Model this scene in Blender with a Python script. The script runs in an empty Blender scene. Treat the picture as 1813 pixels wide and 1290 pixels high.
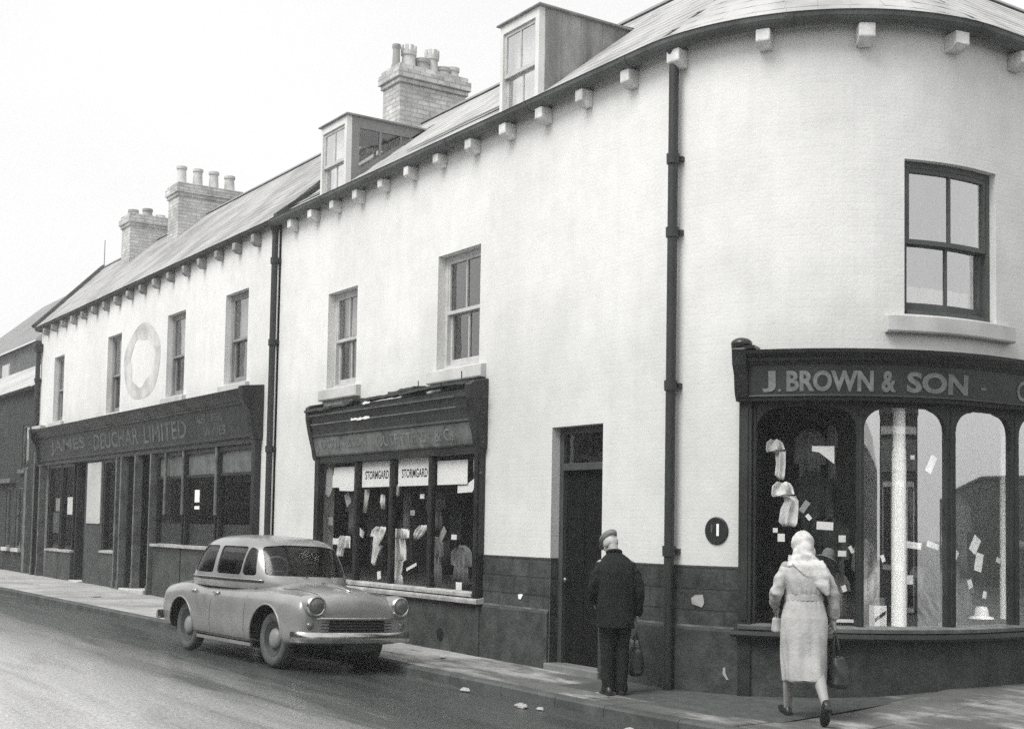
import bpy, bmesh, math, random
from math import sin, cos, pi, radians as rad, sqrt
from mathutils import Vector, Matrix
from mathutils.bvhtree import BVHTree
import numpy as np
random.seed(7)
np.random.seed(7)
S = bpy.context.scene
COL = S.collection

# ------------------------------------------------------------------ camera
CAM_D, CAM_H = 8.585, 1.62
cd = bpy.data.cameras.new('camera')
cam = bpy.data.objects.new('camera', cd)
COL.objects.link(cam)
S.camera = cam
cd.sensor_fit = 'HORIZONTAL'
cd.sensor_width = 36.0
cd.lens = 36.0 * 2300 / 1813
cd.shift_y = 152.5 / 1813
cd.clip_start = 0.1
cd.clip_end = 2000
_yaw, _pit, _rol = rad(56.163), rad(3.296), rad(0.9994)
_f = Vector((-sin(_yaw) * cos(_pit), cos(_yaw) * cos(_pit), sin(_pit)))
_r = Vector((cos(_yaw), sin(_yaw), 0))
_u = _r.cross(_f)
_r2 = cos(_rol) * _r + sin(_rol) * _u
_u2 = -sin(_rol) * _r + cos(_rol) * _u
cam.matrix_world = Matrix(((_r2.x, _u2.x, -_f.x, 0), (_r2.y, _u2.y, -_f.y, -CAM_D),
                           (_r2.z, _u2.z, -_f.z, CAM_H), (0, 0, 0, 1)))

# ------------------------------------------------------------------ sky, sun, exposure
SUN_EL, SUN_AZ = rad(54), rad(7)      # azimuth from the facade normal, minus = towards the left end of the street
sun_to = Vector((sin(SUN_AZ) * cos(SUN_EL), -cos(SUN_AZ) * cos(SUN_EL), sin(SUN_EL)))
W = bpy.data.worlds.new('World')
S.world = W
W.use_nodes = True
nt = W.node_tree
nt.nodes.clear()
wo = nt.nodes.new('ShaderNodeOutputWorld')
bg = nt.nodes.new('ShaderNodeBackground')
bg.inputs['Strength'].default_value = 0.12
sky = nt.nodes.new('ShaderNodeTexSky')
sky.sky_type = 'NISHITA'
sky.sun_disc = False
sky.sun_elevation = SUN_EL
sky.sun_rotation = math.atan2(sun_to.x, sun_to.y)
sky.air_density = 1.0
sky.dust_density = 5.0
bw = nt.nodes.new('ShaderNodeRGBToBW')
nt.links.new(sky.outputs[0], bw.inputs[0])
# cloud sheet: evens the clear-sky gradient out into a pale overcast
mixc = nt.nodes.new('ShaderNodeMix')
mixc.data_type = 'FLOAT'
mixc.inputs[0].default_value = 0.65
mixc.inputs[3].default_value = 7.2
nt.links.new(bw.outputs[0], mixc.inputs[2])
wtc = nt.nodes.new('ShaderNodeTexCoord')
wmp = nt.nodes.new('ShaderNodeMapping')
wmp.inputs['Scale'].default_value = (1, 1, 2.2)
nt.links.new(wtc.outputs['Generated'], wmp.inputs[0])
wn = nt.nodes.new('ShaderNodeTexNoise')
wn.inputs['Scale'].default_value = 2.6
wn.inputs['Detail'].default_value = 5
nt.links.new(wmp.outputs[0], wn.inputs['Vector'])
wr = nt.nodes.new('ShaderNodeMapRange')
wr.inputs[1].default_value = 0.3
wr.inputs[2].default_value = 0.7
wr.inputs[3].default_value = 0.98
wr.inputs[4].default_value = 1.10
nt.links.new(wn.outputs[0], wr.inputs[0])
wm = nt.nodes.new('ShaderNodeMath')
wm.operation = 'MULTIPLY'
nt.links.new(mixc.outputs[0], wm.inputs[0])
nt.links.new(wr.outputs[0], wm.inputs[1])
nt.links.new(wm.outputs[0], bg.inputs['Color'])
nt.links.new(bg.outputs[0], wo.inputs[0])
sd = bpy.data.lights.new('sun', 'SUN')
sd.energy = 1.9
sd.angle = rad(34)
sd.color = (1.0, 0.985, 0.96)
sun = bpy.data.objects.new('sun', sd)
COL.objects.link(sun)
sun.rotation_euler = sun_to.to_track_quat('Z', 'Y').to_euler()
S.view_settings.view_transform = 'Standard'
S.view_settings.look = 'None'
S.view_settings.exposure = 0.6
S.view_settings.gamma = 1.0
S.view_settings.use_curve_mapping = False
S.cycles.use_denoising = False
S.cycles.sample_clamp_indirect = 2.5
S.cycles.max_bounces = 8
S.cycles.transparent_max_bounces = 16
S.cycles.diffuse_bounces = 3

# ------------------------------------------------------------------ materials
def tone(v):
    if v > 0.3:
        return (v, v, v * 0.985, 1)
    k = 1 - v / 0.3
    return (v * (1 - 0.10 * k), v * (1 + 0.03 * k), v * (1 - 0.02 * k), 1)

MATS = {}
def mat(name, v, rough=0.8, var=0.15, scale=3.0, bump=0.0, bscale=40.0, spec=0.3, metal=0.0,
        stain=0.0, sscale=0.6, stretch=(1, 1, 1), brick=None, coat=0.0, rvar=0.0, streak=None, uvn=False, lo=None):
    if name in MATS:
        return MATS[name]
    m = bpy.data.materials.new(name)
    m.use_nodes = True
    t = m.node_tree
    N, Lk = t.nodes, t.links
    p = N['Principled BSDF']
    p.inputs['Roughness'].default_value = rough
    p.inputs['Specular IOR Level'].default_value = spec
    p.inputs['Metallic'].default_value = metal
    if coat:
        p.inputs['Coat Weight'].default_value = coat
        p.inputs['Coat Roughness'].default_value = 0.16
    tc = N.new('ShaderNodeTexCoord')
    mp = N.new('ShaderNodeMapping')
    mp.inputs['Scale'].default_value = stretch
    Lk.new(tc.outputs['UV' if uvn else 'Object'], mp.inputs[0])
    n1 = N.new('ShaderNodeTexNoise')
    n1.inputs['Scale'].default_value = scale
    n1.inputs['Detail'].default_value = 8
    n1.inputs['Roughness'].default_value = 0.65
    Lk.new(mp.outputs[0], n1.inputs['Vector'])
    r1 = N.new('ShaderNodeValToRGB')
    r1.color_ramp.elements[0].position = 0.3
    r1.color_ramp.elements[1].position = 0.7
    r1.color_ramp.elements[0].color = tone(v * (1 - var))
    r1.color_ramp.elements[1].color = tone(min(0.9, v * (1 + var)))
    Lk.new(n1.outputs[0], r1.inputs[0])
    out = r1.outputs[0]
    if stain:
        n2 = N.new('ShaderNodeTexNoise')
        n2.inputs['Scale'].default_value = sscale
        n2.inputs['Detail'].default_value = 6
        n2.inputs['Roughness'].default_value = 0.6
        Lk.new(mp.outputs[0], n2.inputs['Vector'])
        r2 = N.new('ShaderNodeValToRGB')
        r2.color_ramp.elements[0].position = 0.42
        r2.color_ramp.elements[1].position = 0.62
        Lk.new(n2.outputs[0], r2.inputs[0])
        mx = N.new('ShaderNodeMix')
        mx.data_type = 'RGBA'
        mx.blend_type = 'MULTIPLY'
        Lk.new(r2.outputs[0], mx.inputs[0])
        Lk.new(out, mx.inputs[6])
        mx.inputs[7].default_value = (1 - stain,) * 3 + (1,)
        out = mx.outputs[2]
    hgt = None
    if brick:
        bw_, bh, mort, amt, strength = brick
        bt = N.new('ShaderNodeTexBrick')
        bt.inputs['Scale'].default_value = 1.0
        bt.inputs['Brick Width'].default_value = bw_
        bt.inputs['Row Height'].default_value = bh
        bt.inputs['Mortar Size'].default_value = mort
        bt.inputs['Mortar Smooth'].default_value = 0.4
        bt.inputs['Bias'].default_value = 0.0
        bt.inputs['Color1'].default_value = (1 - amt,) * 3 + (1,)
        bt.inputs['Color2'].default_value = (1, 1, 1, 1)
        bt.inputs['Mortar'].default_value = (1 - amt * 1.2,) * 3 + (1,)
        Lk.new(tc.outputs['UV'], bt.inputs['Vector'])
        mx = N.new('ShaderNodeMix')
        mx.data_type = 'RGBA'
        mx.blend_type = 'MULTIPLY'
        mx.inputs[0].default_value = 1.0
        Lk.new(out, mx.inputs[6])
        Lk.new(bt.outputs['Color'], mx.inputs[7])
        out = mx.outputs[2]
        hgt = bt.outputs['Fac']
    if streak:
        # vertical runs of dirt
        ms = N.new('ShaderNodeMapping')
        ms.inputs['Scale'].default_value = (5, 5, 0.35)
        Lk.new(tc.outputs['Object'], ms.inputs[0])
        n3 = N.new('ShaderNodeTexNoise')
        n3.inputs['Scale'].default_value = 1.0
        n3.inputs['Detail'].default_value = 5
        Lk.new(ms.outputs[0], n3.inputs['Vector'])
        r3 = N.new('ShaderNodeValToRGB')
        r3.color_ramp.elements[0].position = 0.45
        r3.color_ramp.elements[1].position = 0.75
        Lk.new(n3.outputs[0], r3.inputs[0])
        mx = N.new('ShaderNodeMix')
        mx.data_type = 'RGBA'
        mx.blend_type = 'MULTIPLY'
        Lk.new(r3.outputs[0], mx.inputs[0])
        Lk.new(out, mx.inputs[6])
        mx.inputs[7].default_value = (1 - streak,) * 3 + (1,)
        out = mx.outputs[2]
    Lk.new(out, p.inputs['Base Color'])
    if rvar:
        mr = N.new('ShaderNodeMapRange')
        mr.inputs[1].default_value = 0.35
        mr.inputs[2].default_value = 0.65
        mr.inputs[3].default_value = max(0.03, rough - rvar)
        mr.inputs[4].default_value = min(1, rough + rvar)
        nr = N.new('ShaderNodeTexNoise')
        nr.inputs['Scale'].default_value = sscale * 1.7
        nr.inputs['Detail'].default_value = 5
        Lk.new(mp.outputs[0], nr.inputs['Vector'])
        Lk.new(nr.outputs[0], mr.inputs[0])
        Lk.new(mr.outputs[0], p.inputs['Roughness'])
    if bump or hgt is not None:
        prev = None
        if hgt is not None:
            b0 = N.new('ShaderNodeBump')
            b0.invert = True
            b0.inputs['Strength'].default_value = brick[4]
            b0.inputs['Distance'].default_value = 0.012
            Lk.new(hgt, b0.inputs['Height'])
            prev = b0.outputs[0]
        if bump:
            nb = N.new('ShaderNodeTexNoise')
            nb.inputs['Scale'].default_value = bscale
            nb.inputs['Detail'].default_value = 6
            Lk.new(mp.outputs[0], nb.inputs['Vector'])
            b1 = N.new('ShaderNodeBump')
            b1.inputs['Strength'].default_value = bump
            b1.inputs['Distance'].default_value = 0.02
            Lk.new(nb.outputs[0], b1.inputs['Height'])
            if prev:
                Lk.new(prev, b1.inputs['Normal'])
            prev = b1.outputs[0]
        Lk.new(prev, p.inputs['Normal'])
    MATS[name] = m
    return m

def glassmat(name, base=0.06, gain=1.2, tint=0.8, ior=1.5, rough=0.02, wob=0.02, wscale=2.0, tone_=0.9, add=False):
    m = bpy.data.materials.new(name)
    m.use_nodes = True
    t = m.node_tree
    N, Lk = t.nodes, t.links
    N.remove(N['Principled BSDF'])
    o = N['Material Output']
    tr = N.new('ShaderNodeBsdfTransparent')
    tr.inputs[0].default_value = (tint, tint, tint, 1)
    gl = N.new('ShaderNodeBsdfGlossy')
    gl.inputs[0].default_value = (tone_, tone_, tone_, 1)
    gl.inputs['Roughness'].default_value = rough
    fr = N.new('ShaderNodeFresnel')
    # thin sheet: the same reflectance from both sides of the pane
    ge = N.new('ShaderNodeNewGeometry')
    mi_ = N.new('ShaderNodeMapRange')
    mi_.inputs[3].default_value = ior
    mi_.inputs[4].default_value = 1 / ior
    Lk.new(ge.outputs['Backfacing'], mi_.inputs[0])
    Lk.new(mi_.outputs[0], fr.inputs[0])
    ma = N.new('ShaderNodeMath')
    ma.operation = 'MULTIPLY_ADD'
    ma.use_clamp = True
    ma.inputs[1].default_value = gain
    ma.inputs[2].default_value = base
    Lk.new(fr.outputs[0], ma.inputs[0])
    mx = N.new('ShaderNodeMixShader')
    Lk.new(ma.outputs[0], mx.inputs[0])
    Lk.new(tr.outputs[0], mx.inputs[1])
    Lk.new(gl.outputs[0], mx.inputs[2])
    tc = N.new('ShaderNodeTexCoord')
    nb = N.new('ShaderNodeTexNoise')
    nb.inputs['Scale'].default_value = wscale
    Lk.new(tc.outputs['Object'], nb.inputs['Vector'])
    b = N.new('ShaderNodeBump')
    b.inputs['Strength'].default_value = wob
    b.inputs['Distance'].default_value = 0.3
    Lk.new(nb.outputs[0], b.inputs['Height'])
    Lk.new(b.outputs[0], gl.inputs['Normal'])
    if add:      # bright plate reflection laid over a clear pane
        Lk.new(ma.outputs[0], gl.inputs[0])
        ad = N.new('ShaderNodeAddShader')
        Lk.new(tr.outputs[0], ad.inputs[0])
        Lk.new(gl.outputs[0], ad.inputs[1])
        Lk.new(ad.outputs[0], o.inputs[0])
    else:
        Lk.new(mx.outputs[0], o.inputs[0])
    return m

M_WALL = mat('white_masonry_paint', 0.755, 0.85, 0.06, 3.1, 0.15, 34, stain=0.10, sscale=0.42, brick=(0.23, 0.078, 0.010, 0.006, 0.075), streak=0.05)
def soot_band(m):
    t = m.node_tree
    N, Lk = t.nodes, t.links
    p = N['Principled BSDF']
    src = p.inputs['Base Color'].links[0].from_socket
    tc = N.new('ShaderNodeTexCoord'); sx = N.new('ShaderNodeSeparateXYZ'); Lk.new(tc.outputs['Object'], sx.inputs[0])
    n = N.new('ShaderNodeTexNoise'); n.inputs['Scale'].default_value = .9; n.inputs['Detail'].default_value = 7; Lk.new(tc.outputs['Object'], n.inputs['Vector'])
    ma = N.new('ShaderNodeMath'); ma.operation = 'MULTIPLY_ADD'; ma.inputs[1].default_value = 2.2; Lk.new(n.outputs[0], ma.inputs[0]); Lk.new(sx.outputs[2], ma.inputs[2])
    r = N.new('ShaderNodeMapRange'); r.inputs[1].default_value = 4.5; r.inputs[2].default_value = 5.5; r.inputs[3].default_value = 1.0; r.inputs[4].default_value = 0.0; Lk.new(ma.outputs[0], r.inputs[0])
    mx = N.new('ShaderNodeMix'); mx.data_type = 'RGBA'; mx.blend_type = 'MULTIPLY'
    Lk.new(r.outputs[0], mx.inputs[0]); Lk.new(src, mx.inputs[6]); mx.inputs[7].default_value = (.87, .875, .87, 1)
    Lk.new(mx.outputs[2], p.inputs['Base Color'])
soot_band(M_WALL)
M_DADO = mat('black_bitumen_paint', 0.075, 0.8, 0.45, 7, 0.5, 26, spec=0.25, stain=0.45, sscale=2.2, brick=(0.62, 0.205, 0.014, 0.32, 0.6))
M_PLINTH = mat('black_render', 0.052, 0.8, 0.5, 6, 0.5, 22, spec=0.35, stain=0.3, sscale=1.3)
M_DPAINT = mat('dark_gloss_paint', 0.017, 0.38, 0.3, 6, 0.04, 30, spec=0.45, stain=0.3, sscale=2, rvar=0.12)
M_DPAINT2 = mat('dull_dark_paint', 0.030, 0.55, 0.35, 5, 0.06, 30, spec=0.35, stain=0.4, sscale=1.6)
M_FASC = mat('faded_signboard', 0.15, 0.6, 0.45, 5, 0.05, 25, stain=0.45, sscale=3.0)
M_FASC2 = mat('dark_signboard', 0.034, 0.5, 0.3, 5, 0.04, 25, stain=0.3, sscale=2.0)
M_LET = mat('faded_lettering', 0.19, 0.6, 0.3, 14, stain=0.25, sscale=6)
M_LET2 = mat('worn_lettering', 0.12, 0.6, 0.4, 9, stain=0.5, sscale=5)
M_LET3 = mat('ghost_lettering', 0.20, 0.6, 0.4, 9, stain=0.4, sscale=5)
M_STONE = mat('painted_stone_sill', 0.56, 0.85, 0.12, 6, 0.1, 30, stain=0.25, sscale=3)
M_CORB = mat('white_corbel_paint', 0.76, 0.85, 0.12, 9, 0.2, 30, stain=0.25, sscale=5, streak=.2)
M_CORB2 = mat('grimy_corbel', 0.34, 0.85, 0.2, 6, 0.1, 30, stain=0.4, sscale=4)
M_PIPE = mat('black_iron_pipe', 0.030, 0.5, 0.25, 8, 0.06, 30, spec=0.4, stain=0.25, sscale=2)
M_GUT = mat('grey_iron_gutter', 0.10, 0.5, 0.3, 5, 0.06, 30, spec=0.4, stain=0.4, sscale=1.2)
M_GUT2 = mat('dark_iron_gutter', 0.035, 0.55, 0.3, 5, 0.06, 30, spec=0.4, stain=0.4, sscale=1.2)
M_SLATE = mat('weathered_slate', 0.42, 0.62, 0.15, 2.2, 0.12, 25, spec=0.45, stain=0.3, sscale=1.2)
M_SLATE2 = mat('old_grey_slate', 0.36, 0.62, 0.15, 2.2, 0.12, 25, spec=0.45, stain=0.35, sscale=1.0)
M_SLATEB = mat('slate_underlay', 0.26, 0.8, 0.2, 2)
M_RIDGE = mat('ridge_tile_clay', 0.24, 0.75, 0.2, 4, 0.1, 30, stain=0.2)
M_BRICK = mat('flare_paled_brick', 0.66, 0.9, 0.18, 8, 0.2, 30, stain=0.30, sscale=2.2, brick=(0.23, 0.08, 0.012, 0.28, 0.5))  # colour lightened to stand in for flare and haze over the stacks
M_BRICK2 = mat('dark_brick', 0.055, 0.85, 0.3, 8, 0.2, 30, stain=0.3, sscale=1.0, brick=(0.23, 0.078, 0.010, 0.35, 0.5))
M_BRICK3 = mat('mid_brick', 0.17, 0.85, 0.3, 8, 0.2, 30, stain=0.3, sscale=1.0, brick=(0.23, 0.078, 0.010, 0.3, 0.5))
M_POT = mat('buff_chimney_pot', 0.55, 0.8, 0.2, 6, 0.05, 30, stain=0.3, sscale=3)
M_POTD = mat('sooty_chimney_pot', 0.38, 0.8, 0.3, 6, 0.05, 30, stain=0.4, sscale=3)
M_WFRAME = mat('cream_window_paint', 0.52, 0.5, 0.1, 8, 0.04, 30, stain=0.15, sscale=5)
M_GFRAME = mat('grey_window_paint', 0.30, 0.55, 0.2, 8, 0.05, 30, stain=0.3, sscale=4)
M_DFRAME = mat('brown_window_paint', 0.085, 0.45, 0.2, 8, 0.05, 30, stain=0.3, sscale=4)
M_DCHEEK = mat('lead_cheek', 0.32, 0.6, 0.3, 2.2, 0.05, 20, stain=0.4, sscale=1.6, stretch=(1, 1.5, 0.5), streak=0.4)
M_DWOOD = mat('dormer_board', 0.24, 0.7, 0.2, 4, 0.05, 30, stain=0.3, sscale=2)
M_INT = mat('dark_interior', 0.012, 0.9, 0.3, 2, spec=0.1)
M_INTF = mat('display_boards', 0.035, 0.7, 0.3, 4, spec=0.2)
M_CURT = mat('net_curtain', 0.72, 0.95, 0.2, 12, stain=0.2, sscale=3)
M_CARD = mat('white_card', 0.85, 0.8, 0.04, 6)
M_CARDG = mat('grey_card', 0.34, 0.8, 0.15, 9)
M_INK = mat('black_ink', 0.02, 0.7, 0.2, 8)
M_CLOTH = mat('white_cotton', 0.80, 0.95, 0.12, 9, 0.2, 14, stain=0.25, sscale=5)
M_CLOTHG = mat('grey_wool', 0.20, 0.95, 0.3, 12, 0.2, 24, stain=0.3, sscale=6)
M_CLOTHD = mat('dark_wool', 0.05, 0.95, 0.3, 12, 0.2, 24, spec=0.15)
M_WPOST = mat('white_post_gloss', 0.82, 0.4, 0.03, 6)
M_ZINC = mat('torn_lead', 0.06, 0.6, 0.4, 6, 0.1, 20, stain=0.4, sscale=3)
M_SPLAT = mat('chipped_white', 0.75, 0.8, 0.1, 9)
M_STEP = mat('scrubbed_step', 0.55, 0.8, 0.12, 7, 0.08, 30, stain=0.2, sscale=4)
M_FROST = mat('frosted_panel', 0.14, 0.35, 0.3, 6, spec=0.5, stain=0.35, sscale=4)
M_TILEP = mat('glazed_riser', 0.060, 0.5, 0.3, 5, 0.05, 20, spec=0.4, stain=0.35, sscale=2)
M_TRIM = mat('worn_trim_paint', 0.15, 0.55, 0.35, 7, 0.05, 30, stain=0.4, sscale=3)
M_SILLP = mat('pale_sill_paint', 0.40, 0.6, 0.25, 7, 0.05, 30, stain=0.35, sscale=4)
M_LITT = mat('scrap_paper', 0.34, 0.9, 0.15, 9)
G_UP = glassmat('upper_window_glass', 0.10, 1.8, 0.66, wob=0.03)
G_SHOP = glassmat('shop_plate_glass', 0.01, 1.2, 0.95, wob=0.0025)
G_CURV = glassmat('curved_plate_glass', 0.50, 1.6, 0.92, wob=0.002, wscale=1.2, add=True)
G_WIN = glassmat('dull_window_glass', 0.42, 1.6, 0.50, wob=0.02, add=True)
G_CARG = glassmat('car_glass', 0.02, 0.45, 0.42, wob=0.0, rough=0.16)

# ------------------------------------------------------------------ facade mapping: flat front, quadrant corner, side street
UA, R = -10.2, 2.25
UE = UA + R * pi / 2
CX, CY = UA, R
def fm(u, z, d):
    """u runs along the street front, round the corner and up the side street; d is the distance out of the wall"""
    if u <= UA:
        return (u, -d, z)
    if u < UE:
        a = (u - UA) / R
        return (CX + (R + d) * sin(a), CY - (R + d) * cos(a), z)
    return (CX + R + d, CY + (u - UE), z)
def us(u0, u1, step=0.10):
    pts = [u0]
    for k in range(0, 400):
        u = UA + k * step
        if u >= UE:
            break
        if u0 + 1e-4 < u < u1 - 1e-4:
            pts.append(u)
    if u0 < UE < u1:
        pts.append(UE)
    pts.append(u1)
    return pts

class MB:
    def __init__(s):
        s.v, s.f, s.uv, s.mi = [], [], [], []
    def add(s, pts, uv=None, mi=0):
        b = len(s.v)
        s.v.extend(tuple(p) for p in pts)
        s.f.append(tuple(range(b, b + len(pts))))
        if uv is None:
            a, c, e = Vector(pts[0]), Vector(pts[1]), Vector(pts[2])
            n = (c - a).cross(e - a)
            ax = max(range(3), key=lambda i: abs(n[i]))
            uv = [(p[1], p[2]) if ax == 0 else (p[0], p[2]) if ax == 1 else (p[0], p[1]) for p in pts]
        s.uv.append(uv)
        s.mi.append(mi)
    def mesh(s, V, F, mi=0):
        for f in F:
            s.add([V[i] for i in f], None, mi)
    def box(s, x0, x1, y0, y1, z0, z1, mi=0, M=None):
        V = [(x, y, z) for x in (x0, x1) for y in (y0, y1) for z in (z0, z1)]
        if M is not None:
            V = [tuple(M @ Vector(p)) for p in V]
        s.mesh(V, [(0, 1, 3, 2), (4, 6, 7, 5), (0, 4, 5, 1), (2, 3, 7, 6), (0, 2, 6, 4), (1, 5, 7, 3)], mi)
        return s
    def extr(s, prof, u0, u1, cap=True, mp=fm, mi=0, step=0.10):
        """prof: closed list of (d, z), run along u"""
        U = us(u0, u1, step) if mp is fm else [u0, u1]
        n = len(prof)
        per = [0]
        for i in range(n):
            a, b = prof[i], prof[(i + 1) % n]
            per.append(per[-1] + math.hypot(a[0] - b[0], a[1] - b[1]))
        for i in range(len(U) - 1):
            for k in range(n):
                (d0, z0), (d1, z1) = prof[k], prof[(k + 1) % n]
                vv = (z0, z1) if abs(z1 - z0) > 1e-6 else (z0 + per[k], z0 + per[k + 1])
                s.add([mp(U[i], z0, d0), mp(U[i + 1], z0, d0), mp(U[i + 1], z1, d1), mp(U[i], z1, d1)],
                      [(U[i], vv[0]), (U[i + 1], vv[0]), (U[i + 1], vv[1]), (U[i], vv[1])], mi)
        if cap:
            for u, rev in ((u0, False), (u1, True)):
                P = [mp(u, z, d) for d, z in prof]
                uv = [(d, z) for d, z in prof]
                if rev:
                    P.reverse(); uv.reverse()
                s.add(P, uv, mi)
        return s
    def fbox(s, u0, u1, z0, z1, d0, d1, mi=0):
        return s.extr([(d0, z0), (d1, z0), (d1, z1), (d0, z1)], u0, u1, mi=mi)
    def sheet(s, u0, u1, z0, z1, d):
        U = us(u0, u1, .05)
        for a, b in zip(U, U[1:]):
            s.add([fm(a, z0, d), fm(b, z0, d), fm(b, z1, d), fm(a, z1, d)], [(a, z0), (b, z0), (b, z1), (a, z1)])
        return s
    def tube(s, path, r, n=10, cap=True, mi=0, closed=False):
        P = [Vector(p) for p in path]
        m = len(P)
        rr = r if isinstance(r, (list, tuple)) else [r] * m
        rings = []
        up = None
        for i in range(m):
            if closed:
                t = P[(i + 1) % m] - P[i - 1]
            else:
                t = P[min(i + 1, m - 1)] - P[max(i - 1, 0)]
            t.normalize()
            if up is None:
                up = Vector((0, 0, 1)) if abs(t.z) < 0.9 else Vector((1, 0, 0))
            x = up.cross(t)
            if x.length < 1e-6:
                x = Vector((0, 1, 0)).cross(t)
            x.normalize()
            y = t.cross(x)
            up = y
            rings.append([P[i] + (x * cos(2 * pi * k / n) + y * sin(2 * pi * k / n)) * rr[i] for k in range(n)])
        rng = range(m) if closed else range(m - 1)
        for i in rng:
            a, b = rings[i], rings[(i + 1) % m]
            for k in range(n):
                s.add([a[k], a[(k + 1) % n], b[(k + 1) % n], b[k]], None, mi)
        if cap and not closed:
            s.add(list(reversed(rings[0])), None, mi)
            s.add(rings[-1], None, mi)
        return s
    def lathe(s, prof, c=(0, 0, 0), ax='Z', n=20, mi=0, M=None):
        """prof: (radius, height)"""
        def pt(r, h, k):
            a = 2 * pi * k / n
            if ax == 'Z':
                p = Vector((r * cos(a), r * sin(a), h))
            elif ax == 'Y':
                p = Vector((r * cos(a), h, r * sin(a)))
            else:
                p = Vector((h, r * cos(a), r * sin(a)))
            if M is not None:
                p = M @ p
            return p + Vector(c)
        for i in range(len(prof) - 1):
            (r0, h0), (r1, h1) = prof[i], prof[i + 1]
            for k in range(n):
                if r0 < 1e-6 and r1 < 1e-6:
                    continue
                if r0 < 1e-6:
                    s.add([pt(0, h0, 0), pt(r1, h1, k + 1), pt(r1, h1, k)], None, mi)
                elif r1 < 1e-6:
                    s.add([pt(r0, h0, k), pt(r0, h0, k + 1), pt(0, h1, 0)], None, mi)
                else:
                    s.add([pt(r0, h0, k), pt(r0, h0, k + 1), pt(r1, h1, k + 1), pt(r1, h1, k)], None, mi)
        return s
    def ell(s, c, r, M=None, nu=14, nv=9, mi=0):
        c = Vector(c)
        def pt(i, j):
            a, b = 2 * pi * i / nu, pi * j / nv
            p = Vector((r[0] * sin(b) * cos(a), r[1] * sin(b) * sin(a), r[2] * cos(b)))
            return c + (M @ p if M is not None else p)
        for j in range(nv):
            for i in range(nu):
                P = [pt(i, j + 1), pt(i + 1, j + 1), pt(i + 1, j), pt(i, j)]
                if j == 0:
                    P = P[:3]
                elif j == nv - 1:
                    P = [P[0], P[2], P[3]]
                s.add(P, None, mi)
        return s
    def loft(s, rings, cap=True, mi=0, closed=True):
        n = len(rings[0])
        for a, b in zip(rings, rings[1:]):
            for k in range(n if closed else n - 1):
                s.add([a[k], a[(k + 1) % n], b[(k + 1) % n], b[k]], None, mi)
        if cap:
            s.add(list(reversed(rings[0])), None, mi)
            s.add(list(rings[-1]), None, mi)
        return s
    def build_mesh(s, name, weld=False):
        me = bpy.data.meshes.new(name)
        me.from_pydata(s.v, [], s.f)
        uvl = me.uv_layers.new(name='UVMap')
        flat = [c for u in s.uv for p in u for c in p]
        uvl.data.foreach_set('uv', flat)
        me.polygons.foreach_set('material_index', s.mi)
        if weld:
            bm = bmesh.new()
            bm.from_mesh(me)
            bmesh.ops.remove_doubles(bm, verts=bm.verts, dist=1e-4)
            bmesh.ops.recalc_face_normals(bm, faces=bm.faces)
            bm.to_mesh(me)
            bm.free()
        me.update()
        return me

ORG = {}
def link(name, me, m, parent=None, smooth=False, bevel=0.0, weld=False, kind=None, auto=None):
    if isinstance(me, MB):
        me = me.build_mesh(name, weld or smooth or bevel > 0)
    o = bpy.data.objects.new(name, me)
    COL.objects.link(o)
    for mm in (m if isinstance(m, (list, tuple)) else [m]):
        me.materials.append(mm)
    if smooth:
        me.polygons.foreach_set('use_smooth', [True] * len(me.polygons))
        if auto:
            me.set_sharp_from_angle(angle=rad(auto))
    if parent is not None:
        o.parent = parent
        o.location = -ORG[parent]
    ORG[o] = Vector((0, 0, 0))
    if bevel:
        b = o.modifiers.new('bevel', 'BEVEL')
        b.width = bevel
        b.segments = 2
        b.limit_method = 'ANGLE'
        b.harden_normals = False
    if kind:
        o['kind'] = kind
    return o
def thing(name, label, cat, loc=(0, 0, 0), group=None):
    o = bpy.data.objects.new(name, None)
    COL.objects.link(o)
    o.empty_display_size = 0.2
    o.location = loc
    ORG[o] = Vector(loc)
    tag(o, label, cat, group)
    return o
def tag(o, label, cat, group=None):
    o['label'] = label
    o['category'] = cat
    if group:
        o['group'] = group
    return o
def ev(o):
    """mesh of an object with its modifiers applied"""
    dg = bpy.context.evaluated_depsgraph_get()
    return bpy.data.meshes.new_from_object(o.evaluated_get(dg), preserve_all_data_layers=True, depsgraph=dg)
def bake(o):
    me = ev(o)
    old = o.data
    o.modifiers.clear()
    o.data = me
    return o

# text as thin mesh mapped onto a surface
def text_mb(body, u0, u1, z0, z1, d, mp=fm, bold=0.0, th=0.004, flip=False, shear=0.0):
    c = bpy.data.curves.new('txt', 'FONT')
    c.body = body
    c.size = 1.0
    c.offset = bold
    c.resolution_u = 3
    c.shear = shear
    o = bpy.data.objects.new('txt', c)
    COL.objects.link(o)
    me = ev(o)
    vs = [v.co.copy() for v in me.vertices]
    fs = [tuple(p.vertices) for p in me.polygons]
    bpy.data.objects.remove(o)
    bpy.data.curves.remove(c)
    xs = [v.x for v in vs]; ys = [v.y for v in vs]
    ax, bx, ay, by = min(xs), max(xs), min(ys), max(ys)
    mb = MB()
    def P(v, dd):
        return mp(u0 + (v.x - ax) / (bx - ax) * (u1 - u0), z0 + (v.y - ay) / (by - ay) * (z1 - z0), dd)
    for f in fs:
        mb.add([P(vs[i], d + th) for i in f])
    # side walls from boundary edges
    cnt = {}
    for f in fs:
        for a, b in zip(f, f[1:] + f[:1]):
            cnt[(a, b)] = 1
    for (a, b) in list(cnt):
        if (b, a) not in cnt:
            mb.add([P(vs[a], d), P(vs[b], d), P(vs[b], d + th), P(vs[a], d + th)])
    bpy.data.meshes.remove(me)
    return mb

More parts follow.
